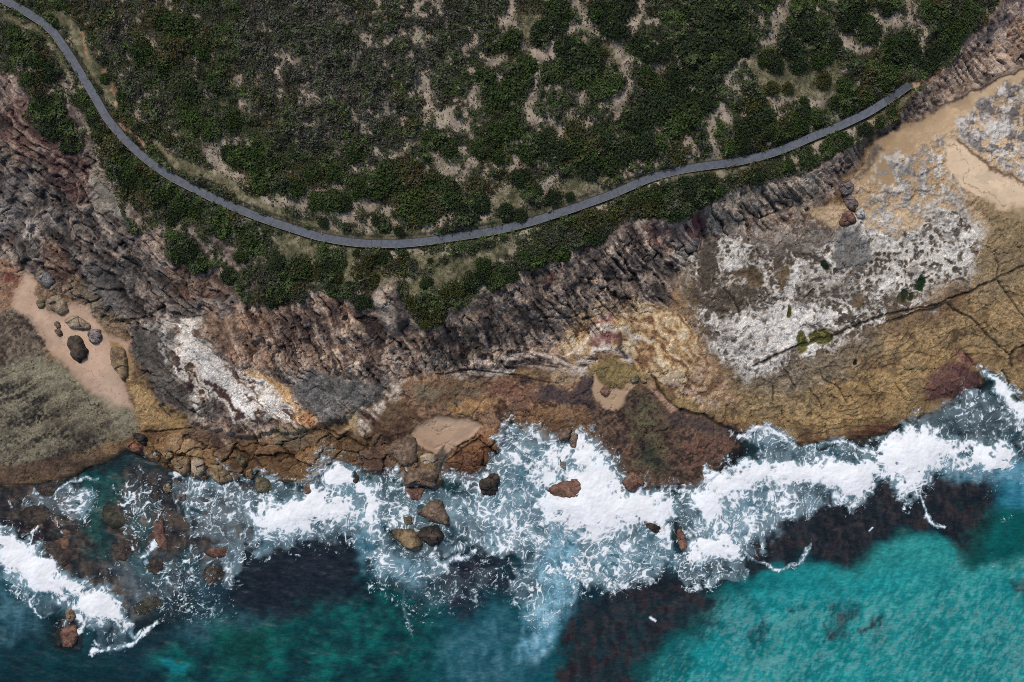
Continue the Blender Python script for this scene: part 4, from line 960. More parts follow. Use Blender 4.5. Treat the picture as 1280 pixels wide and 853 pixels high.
for poly, cols, sf, al_ in (
   ([(-80,610),(60,604),(110,606),(165,580),(215,600),(330,606),(335,680),(250,725),(175,780),(120,745),(60,705),(-80,660)], [(36,32,33),(62,52,47),(86,72,60)], 12, .85),
   ([(98,600),(128,582),(152,600),(128,640),(140,690),(112,690),(104,640)], [(8,54,56),(20,80,76)], 8, .8),
   ([(165,660),(178,625),(190,660),(182,690),(205,735),(180,720)], [(8,60,60),(18,82,80)], 7, .7), ([(215,690),(240,695),(232,715),(215,712)], [(6,64,62),(18,84,80)], 6, .6), ([(225,620),(262,625),(250,650),(228,645)], [(16,48,54),(28,66,70)], 9, .7),
   ([(700,900),(698,830),(722,770),(760,742),(800,704),(850,712),(908,716),(900,750),(890,772),(840,800),(790,845),(770,900)], [(21,22,28),(33,33,38),(46,44,48)], 11, .97),
   ([(868,640),(960,618),(1080,596),(1170,586),(1235,590),(1238,650),(1205,702),(1180,676),(1160,657),(1120,668),(1095,684),(1070,712),(1020,700),(1000,698),(960,716),(905,735),(880,700)], [(22,23,28),(34,34,38),(50,47,48)], 10, .97),
   ([(545,690),(640,680),(640,735),(580,770),(540,740)], [(24,22,32),(40,38,48)], 16, .85),
   ([(285,690),(360,672),(450,655),(445,735),(350,775),(285,755)], [(15,22,30),(26,34,44)], 20, .85),
   ([(0,690),(90,700),(60,660),(0,640)], [(22,20,28),(48,38,38)], 10, .85),
   ([(1035,758),(1075,750),(1062,795),(1035,797)], [(22,52,58),(44,54,60)], 7, .95),
   ([(1093,772),(1108,765),(1102,788),(1084,800),(1082,790)], [(22,48,54),(46,52,58)], 5, 1.0),
   ([(1260,728),(1300,712),(1300,750),(1262,745)], [(14,48,52),(36,54,56)], 7, .85),
   ([(925,792),(945,775),(972,790),(955,812),(930,815)], [(8,56,62),(20,66,70)], 7, .9),
   ([(990,762),(1008,758),(1005,775),(994,776)], [(8,64,70),(20,76,80)], 5, .8), ([(840,815),(870,810),(880,835),(850,845)], [(6,60,64),(16,66,68)], 7, .6), ([(1195,660),(1240,650),(1232,708),(1205,702)], [(8,60,58),(20,62,60)], 8, .8)):
    a = sstep(-sf, sf * 1.0, poly_sd(poly, uw + ww1 * .8 + (wn2 - .5) * 10, vw + ww2 * .8)) * al_ * (.80 + .3 * wn2)
    WC = WC * (1 - a[..., None]) + ramp(np.clip((.6 * sk_w + .5 * wn2 - .55) * 1.5 + .5, 0, 1), cols) * a[..., None]; DARK = np.maximum(DARK, a)
MILK = np.zeros(uw.shape)
def milk(poly, v, soft):
    global MILK
    MILK = np.maximum(MILK, sstep(-soft, soft, poly_sd(poly, uw + ww1 * .9, vw + ww2 * .9)) * v)
milk([(690,655),(725,665),(715,720),(704,790),(690,815),(655,830),(650,800),(665,760),(668,700)], .95, 13)
milk([(560,800),(640,760),(660,853),(600,BIG),(540,BIG)], .16, 25)
milk([(440,640),(470,630),(480,690),(540,712),(520,730),(460,715)], .6, 12)
milk([(0,690),(60,720),(90,750),(60,760),(20,740),(0,730)], .22, 14)
milk([(0,740),(40,745),(40,790),(0,795)], .25, 16)
milk([(230,770),(330,765),(330,790),(240,800)], .12, 18)
milk([(1180,575),(1290,565),(1290,610),(1200,600)], .6, 12)
milk([(730,680),(830,665),(850,700),(770,720),(735,715)], .35, 14)
milk([(140,700),(220,700),(280,690),(240,760),(170,770)], .18, 20)
Fw = fs(np.clip(F, 0, 1))
mk_s = eq(fbm((uw * .25 + vw * .97) / 16 + (wn2 - .5), (-uw * .97 + vw * .25) / 5 + (wn1 - .5) * 2, 3, 10)); mk_w = np.abs(eq(fbm((uw + ww1) / 9, (vw + ww2) / 9, 3, 4)) * 2 - 1)
MILK = MILK * np.clip(.40 + .55 * mk_s + .45 * (1 - mk_w) * wn2, 0, 1)
MILK = np.maximum(MILK, .50 * sstep(.42, .85, Fw) * (.4 + .6 * wn1))
WC[...] = WC * (1 - MILK[..., None]) + ramp(.3 + .5 * wn2, [(66,124,148),(104,158,178),(156,196,208)]) * MILK[..., None]
# sky glints on the ripples, painted as lighter streaks in the turquoise colour
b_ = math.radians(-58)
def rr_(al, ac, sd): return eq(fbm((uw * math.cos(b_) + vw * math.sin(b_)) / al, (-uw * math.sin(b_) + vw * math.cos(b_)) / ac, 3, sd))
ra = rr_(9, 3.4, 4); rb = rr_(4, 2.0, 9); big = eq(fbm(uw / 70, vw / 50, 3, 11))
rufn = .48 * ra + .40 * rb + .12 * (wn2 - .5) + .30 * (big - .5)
ruf_glint = TURQ * sstep(.38, .72, rufn) * sstep(675, 800, vw + (uw - 1050) * .25 + (big - .5) * 60) * .5 * (1 - .6 * DARK)
depth_v = TURQ * (wn3 - .5) * .30
WC[...] = WC * (1 + depth_v[..., None] * np.array([1.2, .8, .75]))
near_r = TURQ * np.maximum(sstep(60, 0, np.abs(vw - 690 + (uw - 1000) * .02)) * sstep(960, 1040, uw), 0) * .30
WC[...] = WC * (1 - near_r[..., None]) + lin((70,170,160)) * near_r[..., None]
shade_ = TURQ * sstep(.42, .2, rufn) * .35
WC[...] = WC * (1 - shade_[..., None]) + lin((2,88,92)) * shade_[..., None]
WC[...] = WC * (1 - ruf_glint[..., None]) + lin((108,154,154)) * ruf_glint[..., None]
depth = np.clip(zw - zb, 0, None)
OP = np.clip(1 - np.exp(-depth * .36), 0.02, .93)
OP = np.clip(OP * 1.0 + MILK * .6 + DARK * .8, 0, .96)
iw = np.arange(xw.size).reshape(xw.shape)
qw = np.stack([iw[:-1, :-1], iw[:-1, 1:], iw[1:, 1:], iw[1:, :-1]], -1).reshape(-1, 4)
keep = (zb[:-1, :-1] < 2.5).ravel()
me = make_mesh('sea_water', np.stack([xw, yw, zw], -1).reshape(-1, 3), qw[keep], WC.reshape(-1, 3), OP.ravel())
mw, nt, out = new_mat('sea_water'); N = nt.nodes; L = nt.links
at_ = N.new('ShaderNodeAttribute'); at_.attribute_name = 'Col'
tr = N.new('ShaderNodeBsdfTransparent'); tr.inputs[0].default_value = (.72, .86, .88, 1)
df = N.new('ShaderNodeBsdfDiffuse')
tcw = N.new('ShaderNodeTexCoord'); mpw = N.new('ShaderNodeMapping'); mpw.inputs['Rotation'].default_value = (0, 0, math.radians(-56)); mpw.inputs['Scale'].default_value = (.42, 1.25, 1)
nzw = N.new('ShaderNodeTexNoise'); nzw.inputs['Scale'].default_value = 1.5; nzw.inputs['Detail'].default_value = 5; nzw.inputs['Roughness'].default_value = .62
mrw = N.new('ShaderNodeMapRange'); mrw.inputs[1].default_value = .32; mrw.inputs[2].default_value = .68; mrw.inputs[3].default_value = .72; mrw.inputs[4].default_value = 1.30
vmw = N.new('ShaderNodeVectorMath'); vmw.operation = 'SCALE'
L.new(tcw.outputs['Object'], mpw.inputs[0]); L.new(mpw.outputs[0], nzw.inputs['Vector']); L.new(nzw.outputs['Fac'], mrw.inputs[0])
L.new(at_.outputs['Color'], vmw.inputs[0]); L.new(mrw.outputs[0], vmw.inputs['Scale']); L.new(vmw.outputs[0], df.inputs[0])
mx = N.new('ShaderNodeMixShader'); L.new(at_.outputs['Alpha'], mx.inputs[0]); L.new(tr.outputs[0], mx.inputs[1]); L.new(df.outputs[0], mx.inputs[2])
tc = N.new('ShaderNodeTexCoord'); nz = N.new('ShaderNodeTexNoise'); nz.inputs['Scale'].default_value = .9; nz.inputs['Detail'].default_value = 4
mp = N.new('ShaderNodeMapping'); mp.inputs['Rotation'].default_value = (0, 0, math.radians(-50)); mp.inputs['Scale'].default_value = (.7, 1.25, 1)
L.new(tc.outputs['Object'], mp.inputs[0]); L.new(mp.outputs[0], nz.inputs['Vector'])
bp = N.new('ShaderNodeBump'); bp.inputs['Strength'].default_value = .35; bp.inputs['Distance'].default_value = .3
L.new(nz.outputs['Fac'], bp.inputs['Height']); L.new(bp.outputs[0], df.inputs['Normal'])
fr = N.new('ShaderNodeFresnel'); fr.inputs['IOR'].default_value = 1.33; L.new(bp.outputs[0], fr.inputs['Normal'])
gl = N.new('ShaderNodeBsdfGlossy'); gl.inputs['Roughness'].default_value = .35; L.new(bp.outputs[0], gl.inputs['Normal'])
m2 = N.new('ShaderNodeMixShader'); L.new(fr.outputs[0], m2.inputs[0]); L.new(mx.outputs[0], m2.inputs[1]); L.new(gl.outputs[0], m2.inputs[2])
L.new(m2.outputs[0], out.inputs[0])
tag(add_obj('sea_water', me, mw), kind='structure')

# foam: its own uneven sheet lying on sea and washed rock
mf, nt, out = new_mat('sea_foam'); N = nt.nodes; L = nt.links
at_ = N.new('ShaderNodeAttribute'); at_.attribute_name = 'Col'
pb = N.new('ShaderNodeBsdfPrincipled'); pb.inputs['Roughness'].default_value = .8; pb.inputs['Specular IOR Level'].default_value = .2
tc = N.new('ShaderNodeTexCoord'); nz = N.new('ShaderNodeTexNoise'); nz.inputs['Scale'].default_value = 1.8; nz.inputs['Detail'].default_value = 6
L.new(tc.outputs['Object'], nz.inputs['Vector'])
bp = N.new('ShaderNodeBump'); bp.inputs['Strength'].default_value = .28; bp.inputs['Distance'].default_value = .25
L.new(nz.outputs['Fac'], bp.inputs['Height']); L.new(bp.outputs[0], pb.inputs['Normal'])
L.new(at_.outputs['Color'], pb.inputs['Base Color'])
tr = N.new('ShaderNodeBsdfTransparent'); mx = N.new('ShaderNodeMixShader')
L.new(at_.outputs['Alpha'], mx.inputs[0]); L.new(tr.outputs[0], mx.inputs[1]); L.new(pb.outputs[0], mx.inputs[2]); L.new(mx.outputs[0], out.inputs[0])
zsurf = np.maximum(zt, np.interp(0, [0], [0]) + WZ * .9 + .16 * .5) 
fz = zsurf + .06 + .16 * sstep(.4, 1, F) * (n3 * .7 + n4 * .5) + .35 * WH * n2
fcol = (np.array([.79, .80, .81]) * (.90 + .16 * n3 * .6 + .10 * n2)[..., None]) * np.ones(us.shape + (3,))
web_part = sstep(.25, .75, AL)[..., None]        # thin film of bubbles is tinted by the water in it
fcol = fcol * web_part + np.array([.50, .68, .75]) * (1 - web_part)
blu = (.5 * sstep(.5, .8, n3) * sstep(1.0, .86, F))[..., None]
fcol = fcol * (1 - blu * .35) + np.array([.50, .72, .82]) * blu * .35
rr = zt.shape
li = np.arange(rr[0] * rr[1]).reshape(rr)
lq = np.stack([li[:-1, :-1], li[:-1, 1:], li[1:, 1:], li[1:, :-1]], -1).reshape(-1, 4)
def lf(a): return (.25 * (a[:-1, :-1] + a[:-1, 1:] + a[1:, 1:] + a[1:, :-1])).ravel()
al4 = AL.ravel()[lq].max(1); lu, lv = lf(us), lf(vs)
zone = np.full(len(lq), 2)
zone[(lu < 270)] = 0
zone[(lu >= 270) & (lu < 485)] = 1
zone[(lu >= 840)] = 3
zone[(lu >= 840) & (lv > 660)] = 4
zone[(lu >= 1130) & (lv < 535)] = 5
LBL = ['white breaker and broken foam over the reef left of the ochre rock blocks', 'frothy wave running up to brown rocks beside the dark blue water',
       'widest sheet of white surf around the loose boulders below the sand pool', 'long white breaker rolling along the foot of the ochre platform',
       'thin curling foam edge between the dark reef and the turquoise water', 'narrow white wash filling the rocky inlet cut in the ochre platform']
AF = AL.ravel(); FV = np.stack([xs, ys, fz], -1).reshape(-1, 3); FC = fcol.reshape(-1, 3)
for k in range(6):
    q = lq[(zone == k) & (al4 > .02)]
    used, inv = np.unique(q, return_inverse=True)
    me = make_mesh('sea_foam', FV[used], inv.reshape(-1, 4), FC[used], AF[used])
    tag(add_obj('sea_foam', me, mf), LBL[k], 'sea foam', 'surf along the rocks', 'stuff')

# pools of still water in the shelf
mp_, nt, out = new_mat('pool_water'); N = nt.nodes; L = nt.links
tr = N.new('ShaderNodeBsdfTransparent'); tr.inputs[0].default_value = (.7, .78, .62, 1)
gl = N.new('ShaderNodeBsdfGlossy'); gl.inputs['Roughness'].default_value = .05
tc = N.new('ShaderNodeTexCoord'); nz = N.new('ShaderNodeTexNoise'); nz.inputs['Scale'].default_value = 3
bp = N.new('ShaderNodeBump'); bp.inputs['Strength'].default_value = .1; L.new(tc.outputs['Object'], nz.inputs['Vector']); L.new(nz.outputs['Fac'], bp.inputs['Height']); L.new(bp.outputs[0], gl.inputs['Normal'])
fr = N.new('ShaderNodeFresnel'); fr.inputs['IOR'].default_value = 1.33
mx = N.new('ShaderNodeMixShader'); L.new(fr.outputs[0], mx.inputs[0]); L.new(tr.outputs[0], mx.inputs[1]); L.new(gl.outputs[0], mx.inputs[2]); L.new(mx.outputs[0], out.inputs[0])
for (px, py, a, b, c, nm) in POOLS:
    x, y, z = at(px, py); z0 = float(z) + .22
    th = np.linspace(0, 2 * math.pi, 25)[:-1]
    vv = [(float(x), float(y), z0)] + [(float(x) + a * S * 1.05 * math.cos(t), float(y) + b * S * 1.05 * math.sin(t), z0) for t in th]
    ff = [(0, 1 + i, 1 + (i + 1) % 24) for i in range(24)]
    tag(add_obj('pool_water', make_mesh('pool_water', vv, ff), mp_), kind='structure')

# ------------------------------------------------------------------ the path
def resample(pts, step):
    P = np.asarray(pts, float); d = np.r_[0, np.cumsum(np.hypot(*np.diff(P, axis=0).T))]
    n = max(2, int(d[-1] / step)); s = np.linspace(0, d[-1], n)
    return np.stack([np.interp(s, d, P[:, 0]), np.interp(s, d, P[:, 1])], 1)
pp = resample(PATH, 4)
for _ in range(3): pp[1:-1] = .25 * pp[:-2] + .5 * pp[1:-1] + .25 * pp[2:]
px_, py_, pz_ = at(pp[:, 0], pp[:, 1])
pz_ = np.convolve(np.pad(pz_, 20, 'edge'), np.ones(41) / 41, 'valid') + .55
px_ = (pp[:, 0] - 640) * S * (H - pz_) / H; py_ = (426.5 - pp[:, 1]) * S * (H - pz_) / H
PC = np.stack([px_, py_, pz_], 1)
tg = np.gradient(PC[:, :2], axis=0); tg /= np.linalg.norm(tg, axis=1)[:, None]
nm2 = np.stack([-tg[:, 1], tg[:, 0]], 1)
arc = np.r_[0, np.cumsum(np.linalg.norm(np.diff(PC[:, :2], axis=0), axis=1))]
def strip(off0, off1, z0, z1):
    """closed bar along the path between two sideways offsets and two heights"""
    v = []
    for (o, z) in ((off0, z1), (off1, z1), (off1, z0), (off0, z0)):
        v.append(np.c_[PC[:, :2] + nm2 * o, PC[:, 2] + z])
    v = np.stack(v, 1).reshape(-1, 3); n = len(PC); f = []
    for i in range(n - 1):
        for j in range(4):
            a = i * 4 + j; b = i * 4 + (j + 1) % 4
            f.append((a, b, b + 4, a + 4))
    f += [(3, 2, 1, 0), (n * 4 - 4, n * 4 - 3, n * 4 - 2, n * 4 - 1)]
    return v, f
mpth, nt, out = new_mat('grey_path_decking'); N = nt.nodes; L = nt.links
b = N.new('ShaderNodeBsdfPrincipled'); L.new(b.outputs[0], out.inputs[0]); b.inputs['Roughness'].default_value = .75
at_ = N.new('ShaderNodeAttribute'); at_.attribute_name = 'Col'
tc = N.new('ShaderNodeTexCoord'); nz = N.new('ShaderNodeTexNoise'); nz.inputs['Scale'].default_value = 1.2; nz.inputs['Detail'].default_value = 6
L.new(tc.outputs['Object'], nz.inputs['Vector'])
mr = N.new('ShaderNodeMapRange'); mr.inputs[1].default_value = .3; mr.inputs[2].default_value = .7; mr.inputs[3].default_value = .75; mr.inputs[4].default_value = 1.25
L.new(nz.outputs['Fac'], mr.inputs[0]); vm = N.new('ShaderNodeVectorMath'); vm.operation = 'SCALE'
L.new(at_.outputs['Color'], vm.inputs[0]); L.new(mr.outputs[0], vm.inputs['Scale']); L.new(vm.outputs[0], b.inputs['Base Color'])
path = bpy.data.objects.new('path', None); COL.objects.link(path); tag(path, kind='structure')
# slabs of decking, one after another, with open joints; slabs share one mesh
v_all, f_all, c_all = [], [], []
W2 = .88; n = int(arc[-1] / 2.4); slab = arc[-1] / n
for i in range(n):
    s = np.linspace(i * slab + .012, (i + 1) * slab - .012, 4)
    cx = np.interp(s, arc, PC[:, 0]); cy = np.interp(s, arc, PC[:, 1]); cz = np.interp(s, arc, PC[:, 2]) + random.uniform(-.006, .006)
    nx_ = np.interp(s, arc, nm2[:, 0]); ny_ = np.interp(s, arc, nm2[:, 1])
    base = len(v_all)
    for j in range(4):
        for (o, z) in ((-W2, 0), (W2, 0), (W2, -.14), (-W2, -.14)):
            v_all.append((cx[j] + nx_[j] * o, cy[j] + ny_[j] * o, cz[j] + z))
    for j in range(3):
        for k in range(4):
            a = base + j * 4 + k; bb = base + j * 4 + (k + 1) % 4
            f_all.append((a, bb, bb + 4, a + 4))
    f_all += [(base + 3, base + 2, base + 1, base), (base + 12, base + 13, base + 14, base + 15)]
    g = random.uniform(.95, 1.05) * (.62 if i > n - 4 else (1.12 if s[0] > .82 * arc[-1] else 1.0))
    c_all += [tuple(lin((84, 88, 95)) * g)] * 16
add_obj('deck', make_mesh('deck', v_all, f_all, np.array(c_all), smooth=False), mpth, path)
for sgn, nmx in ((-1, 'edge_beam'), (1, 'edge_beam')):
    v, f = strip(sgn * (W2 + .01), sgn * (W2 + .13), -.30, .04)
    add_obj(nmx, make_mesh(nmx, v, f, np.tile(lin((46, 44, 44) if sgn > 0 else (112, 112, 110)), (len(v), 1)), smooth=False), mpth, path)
v, f = strip(-W2 + .02, W2 - .02, -.26, -.18)
add_obj('bearer', make_mesh('bearer', v, f, np.tile(lin((150, 146, 138)), (len(v), 1)), smooth=False), mpth, path)

# ------------------------------------------------------------------ boulders
def vnoise3(x, y, z, sc, seed):
    return (fbm(x / sc + z * .37 / sc, y / sc, 3, seed) + fbm(y / sc + 9, z / sc + x * .2 / sc, 3, seed + 1)) * .5 - .5
def mute(c, k=.62, g=1.12):
    l = sum(c) / 3.0; return tuple((l + (q - l) * k) * g for q in c)
PAL = {'weed': [(32,32,26),(52,50,37),(74,68,50)], 'weedbrown': [(36,29,26),(58,46,40),(84,67,55)], 'brown': [(66,50,38),(108,82,60),(136,106,80)], 'rust': [(70,44,36),(112,70,54),(140,94,70)], 'dark': [(30,26,24),(52,44,38),(86,68,50)],
       'ochre': [(92,70,44),(136,106,66),(160,128,84)], 'grey': [(66,62,60),(104,98,94),(140,132,124)], 'olive': [(64,58,40),(98,88,58),(124,110,74)],
       'tan': [(104,84,62),(140,116,86),(164,140,108)], 'mauve': [(70,56,54),(112,94,88),(144,124,116)], 'pale': [(120,116,112),(160,156,152),(184,180,176)],
       'orange': [(96,52,36),(140,80,52),(160,104,72)], 'gold': [(76,60,38),(118,92,56),(150,120,76)]}
PAL = {k: [mute(c) for c in v] for k, v in PAL.items()}
BOULDERS = [
 ([(478,564),(492,553),(506,545),(514,545),(521,549),(522,568),(517,582),(502,584),(491,574)],1.9,'brown','large flat brown slab at the left rim of the sand pool',.3),
 ([(523,570),(529,567),(536,566),(545,568),(546,576),(536,583),(528,584)],1.2,'tan','small tan boulder wedged just below the sand pool',.3),
 ([(517,578),(522,579),(523,584),(518,585)],.7,'tan','tiny pale stone wedged between the flat slab and the square block',0),
 ([(508,591),(515,585),(529,584),(543,585),(547,592),(546,607),(541,610),(528,609),(507,608),(504,602)],2.4,'brown','square brown block with a flat top under the sand pool',.1),
 ([(504,608),(518,609),(531,610),(529,624),(520,627),(511,626)],.8,'rust','wet reddish rock at the seaward foot of the square block',.8),
 ([(522,647),(524,637),(532,630),(541,626),(549,624),(554,628),(558,641),(563,660),(552,656),(539,653)],2.6,'brown','angular boulder with a sunken pale hollow, in the surf below the square block',.5),
 ([(522,668),(526,661),(534,657),(549,657),(556,669),(552,679),(541,682),(528,680)],2.0,'dark','dark rounded boulder beside the golden one in the surf',.6),
 ([(488,667),(494,661),(506,661),(515,660),(524,671),(529,684),(522,692),(509,688),(498,679)],2.6,'gold','golden brown egg-shaped boulder, farthest out of the surf cluster',.5),
 ([(504,647),(510,645),(515,645),(517,656),(506,658)],.8,'olive','small mossy olive rock between the square block and golden boulder',.7),
 ([(597,607),(600,601),(608,597),(616,592),(624,594),(624,604),(623,615),(614,622),(601,619)],2.3,'dark','lone knobbly brown boulder with white surf on all sides',.4),
 ([(681,614),(690,606),(698,601),(715,598),(727,600),(733,608),(731,617),(720,625),(700,624),(688,619)],1.8,'rust','red brown whaleback rock circled by the widest white surf',.7),
 ([(696,578),(700,569),(708,569),(713,574),(713,589),(700,591)],.9,'grey','grey wet rock half drowned above the red brown whaleback',.9),
 ([(779,603),(784,594),(790,590),(800,594),(807,606),(795,614),(782,614)],1.7,'rust','rounded rust boulder against the seaward tip of the weedy ledge',.5),
 ([(800,648),(812,650),(827,658),(830,665),(820,668),(808,660)],1.0,'dark','slim black rock poking through foam at the surf edge',.8),
 ([(698,545),(705,538),(712,533),(717,536),(712,545),(709,552),(700,551)],1.4,'brown','left block of the pair under the rust ledge lip',.5),
 ([(712,542),(718,538),(723,543),(722,553),(720,563),(713,561),(710,551)],1.4,'brown','right ribbed block of the pair under the rust ledge lip',.5),
 ([(157,554),(165,551),(172,555),(180,561),(175,567),(162,565)],1.4,'orange','bright orange red boulder at the seaward end of the cove',.3),
 ([(164,544),(170,541),(177,542),(184,549),(182,559),(172,553)],1.5,'dark','black boulder touching the orange red one',.2),
 ([(199,562),(208,557),(218,570),(208,578)],1.2,'ochre','leaning ochre slab left of the block row above the surf',.4),
 ([(211,577),(221,571),(237,571),(236,588),(230,597),(221,591)],1.8,'ochre','five-sided ochre block heading the shore row',.4),
 ([(238,572),(248,573),(255,577),(256,588),(247,600),(238,592)],1.6,'tan','wedge-shaped tan block second in the shore row',.4),
 ([(257,582),(266,579),(276,581),(285,590),(291,599),(276,608),(261,597)],1.7,'ochre','long ochre block with foam lapping its seaward corner',.4),
 ([(292,575),(298,566),(308,576),(303,587)],1.4,'olive','small olive diamond-shaped block beyond the long ochre one',.4),
 ([(306,588),(314,585),(317,592),(316,600),(307,600)],1.1,'ochre','stubby ochre rock at the end of the shore row',.6),
 ([(202,610),(207,605),(212,604),(214,614),(208,618)],.9,'tan','tan knob awash just below the block row',.6),
 ([(220,620),(227,617),(233,618),(232,627),(223,626)],.8,'mauve','low pinkish rock awash seaward of the block row',.8),
 ([(319,597),(328,596),(336,600),(343,613),(331,617),(318,615)],1.1,'olive','brown green wedge of rock dipping in the lacy foam',.7),
 ([(378,611),(383,604),(388,603),(393,616),(386,620),(380,619)],1.0,'brown','pointed brown rock at the edge of the frothy wave',.6),
 ([(437,600),(440,590),(444,588),(451,599),(445,607)],1.0,'dark','small black rock buried in the frothy wave',.8),
 ([(56,375),(63,369),(73,368),(85,378),(83,390),(73,396),(60,386)],1.8,'tan','broad cracked tan boulder at the head of the cove sand',.0),
 ([(66,404),(70,401),(74,403),(76,409),(71,412)],.8,'brown','upper one of two small brown stones in the pink sand',0),
 ([(67,413),(73,410),(77,414),(79,420),(72,421)],.8,'brown','lower one of two small brown stones in the pink sand',0),
 ([(80,400),(89,394),(98,395),(107,401),(114,406),(110,413),(96,413),(84,409)],1.5,'tan','flat greenish tan boulder in the middle of the cove',0),
 ([(107,414),(116,411),(125,412),(128,423),(121,431),(110,428)],1.5,'mauve','grey rounded boulder beside the flat greenish one',0),
 ([(81,426),(86,419),(93,418),(102,424),(107,434),(107,449),(98,455),(88,447)],1.9,'dark','dark mottled egg boulder lying alone on pink sand',0),
 ([(45,347),(52,341),(60,340),(67,350),(66,357),(57,361),(48,356)],1.4,'grey','grey green boulder nearest the cliff above the cove',0),
 ([(44,376),(52,372),(56,379),(54,386),(46,385)],.9,'olive','small olive stone beside the broad cracked boulder',0),
 ([(135,443),(138,434),(146,431),(155,437),(159,450),(160,466),(154,477),(147,468),(139,458)],1.6,'ochre','tall ochre rock with a red edge beside the cove sand',0),
 ([(1050,234),(1055,227),(1061,224),(1069,230),(1066,241),(1056,245)],1.6,'mauve','top block of three mauve blocks beside the sand',0),
 ([(1054,249),(1060,244),(1066,243),(1075,253),(1070,264),(1058,258)],1.6,'mauve','middle block of three mauve blocks beside the sand',0),
 ([(1050,276),(1055,266),(1061,260),(1070,268),(1072,278),(1058,284),(1051,282)],1.7,'rust','bottom and darkest of three blocks beside the sand',0),
 ([(1070,266),(1075,260),(1080,258),(1082,268),(1080,273),(1072,273)],1.0,'pale','pale grey stone leaning on the three mauve blocks',0),
 ([(750,487),(755,482),(761,483),(764,491),(757,497),(751,493)],.7,'rust','rust stone sitting in the small sand patch above the weedy ledge',0),
 ([(788,473),(792,468),(797,468),(800,475),(795,480),(789,479)],.9,'olive','left one of two round stones where the weedy ledge meets the olive slab',.1),
 ([(800,474),(804,470),(809,472),(809,478),(803,480)],.9,'gold','right one of two round stones where the weedy ledge meets the olive slab',.1),
 ([(845,665),(852,660),(858,672),(860,688),(850,690)],.8,'rust','wet rusty rib between the two white plumes',.8),
 ([(74,788),(84,780),(96,783),(98,800),(88,812),(76,808)],.9,'rust','red brown wet rock just below the left breaker',.8),
 ([(80,762),(90,758),(97,768),(92,778),(82,778)],.9,'brown','brown rock drowning under the left breaker',.8),
 ([(190,655),(197,648),(205,652),(206,668),(212,680),(206,692),(198,684),(192,672)],.9,'rust','crooked reddish rock rising from the teal shallows',.7),
 ([(254,690),(264,684),(278,683),(288,690),(280,698),(262,697)],.8,'rust','flat reddish rock fringed with curling foam',.8),
 ([(22,642),(38,632),(60,632),(70,648),(56,660),(34,662)],.35,'dark','broad dark weed-covered rock left of the reddish shallows, above the breaker',.9),
 ([(44,692),(56,678),(72,671),(98,680),(102,698),(78,712),(56,706)],.35,'weedbrown','large brown weedy rock just above the left breaker',.9),
 ([(138,682),(152,674),(166,672),(173,688),(158,705),(142,700)],.4,'weedbrown','dark rock between two teal gaps in the shallows',.9),
 ([(176,704),(190,695),(202,697),(208,710),(192,722),(178,714)],.4,'dark','blackish rock below the curl of foam in the shallows',.9),
 ([(250,722),(258,708),(274,702),(287,716),(276,732),(258,736)],.35,'dark','dark drowned rock at the edge of the navy water',.9),
 ([(164,758),(178,747),(196,746),(211,762),(196,774),(174,774)],.28,'weed','olive drowned rock right of the left breaker',.9),
 ([(126,640),(136,628),(152,624),(166,638),(160,658),(142,662),(130,654)],.3,'weed','wide olive rock beside the teal gap under the block row',.9),
 ([(48,612),(62,607),(72,612),(66,622),(52,622)],.6,'dark','flat dark rock skirted by lace foam near the cove',.9),
]
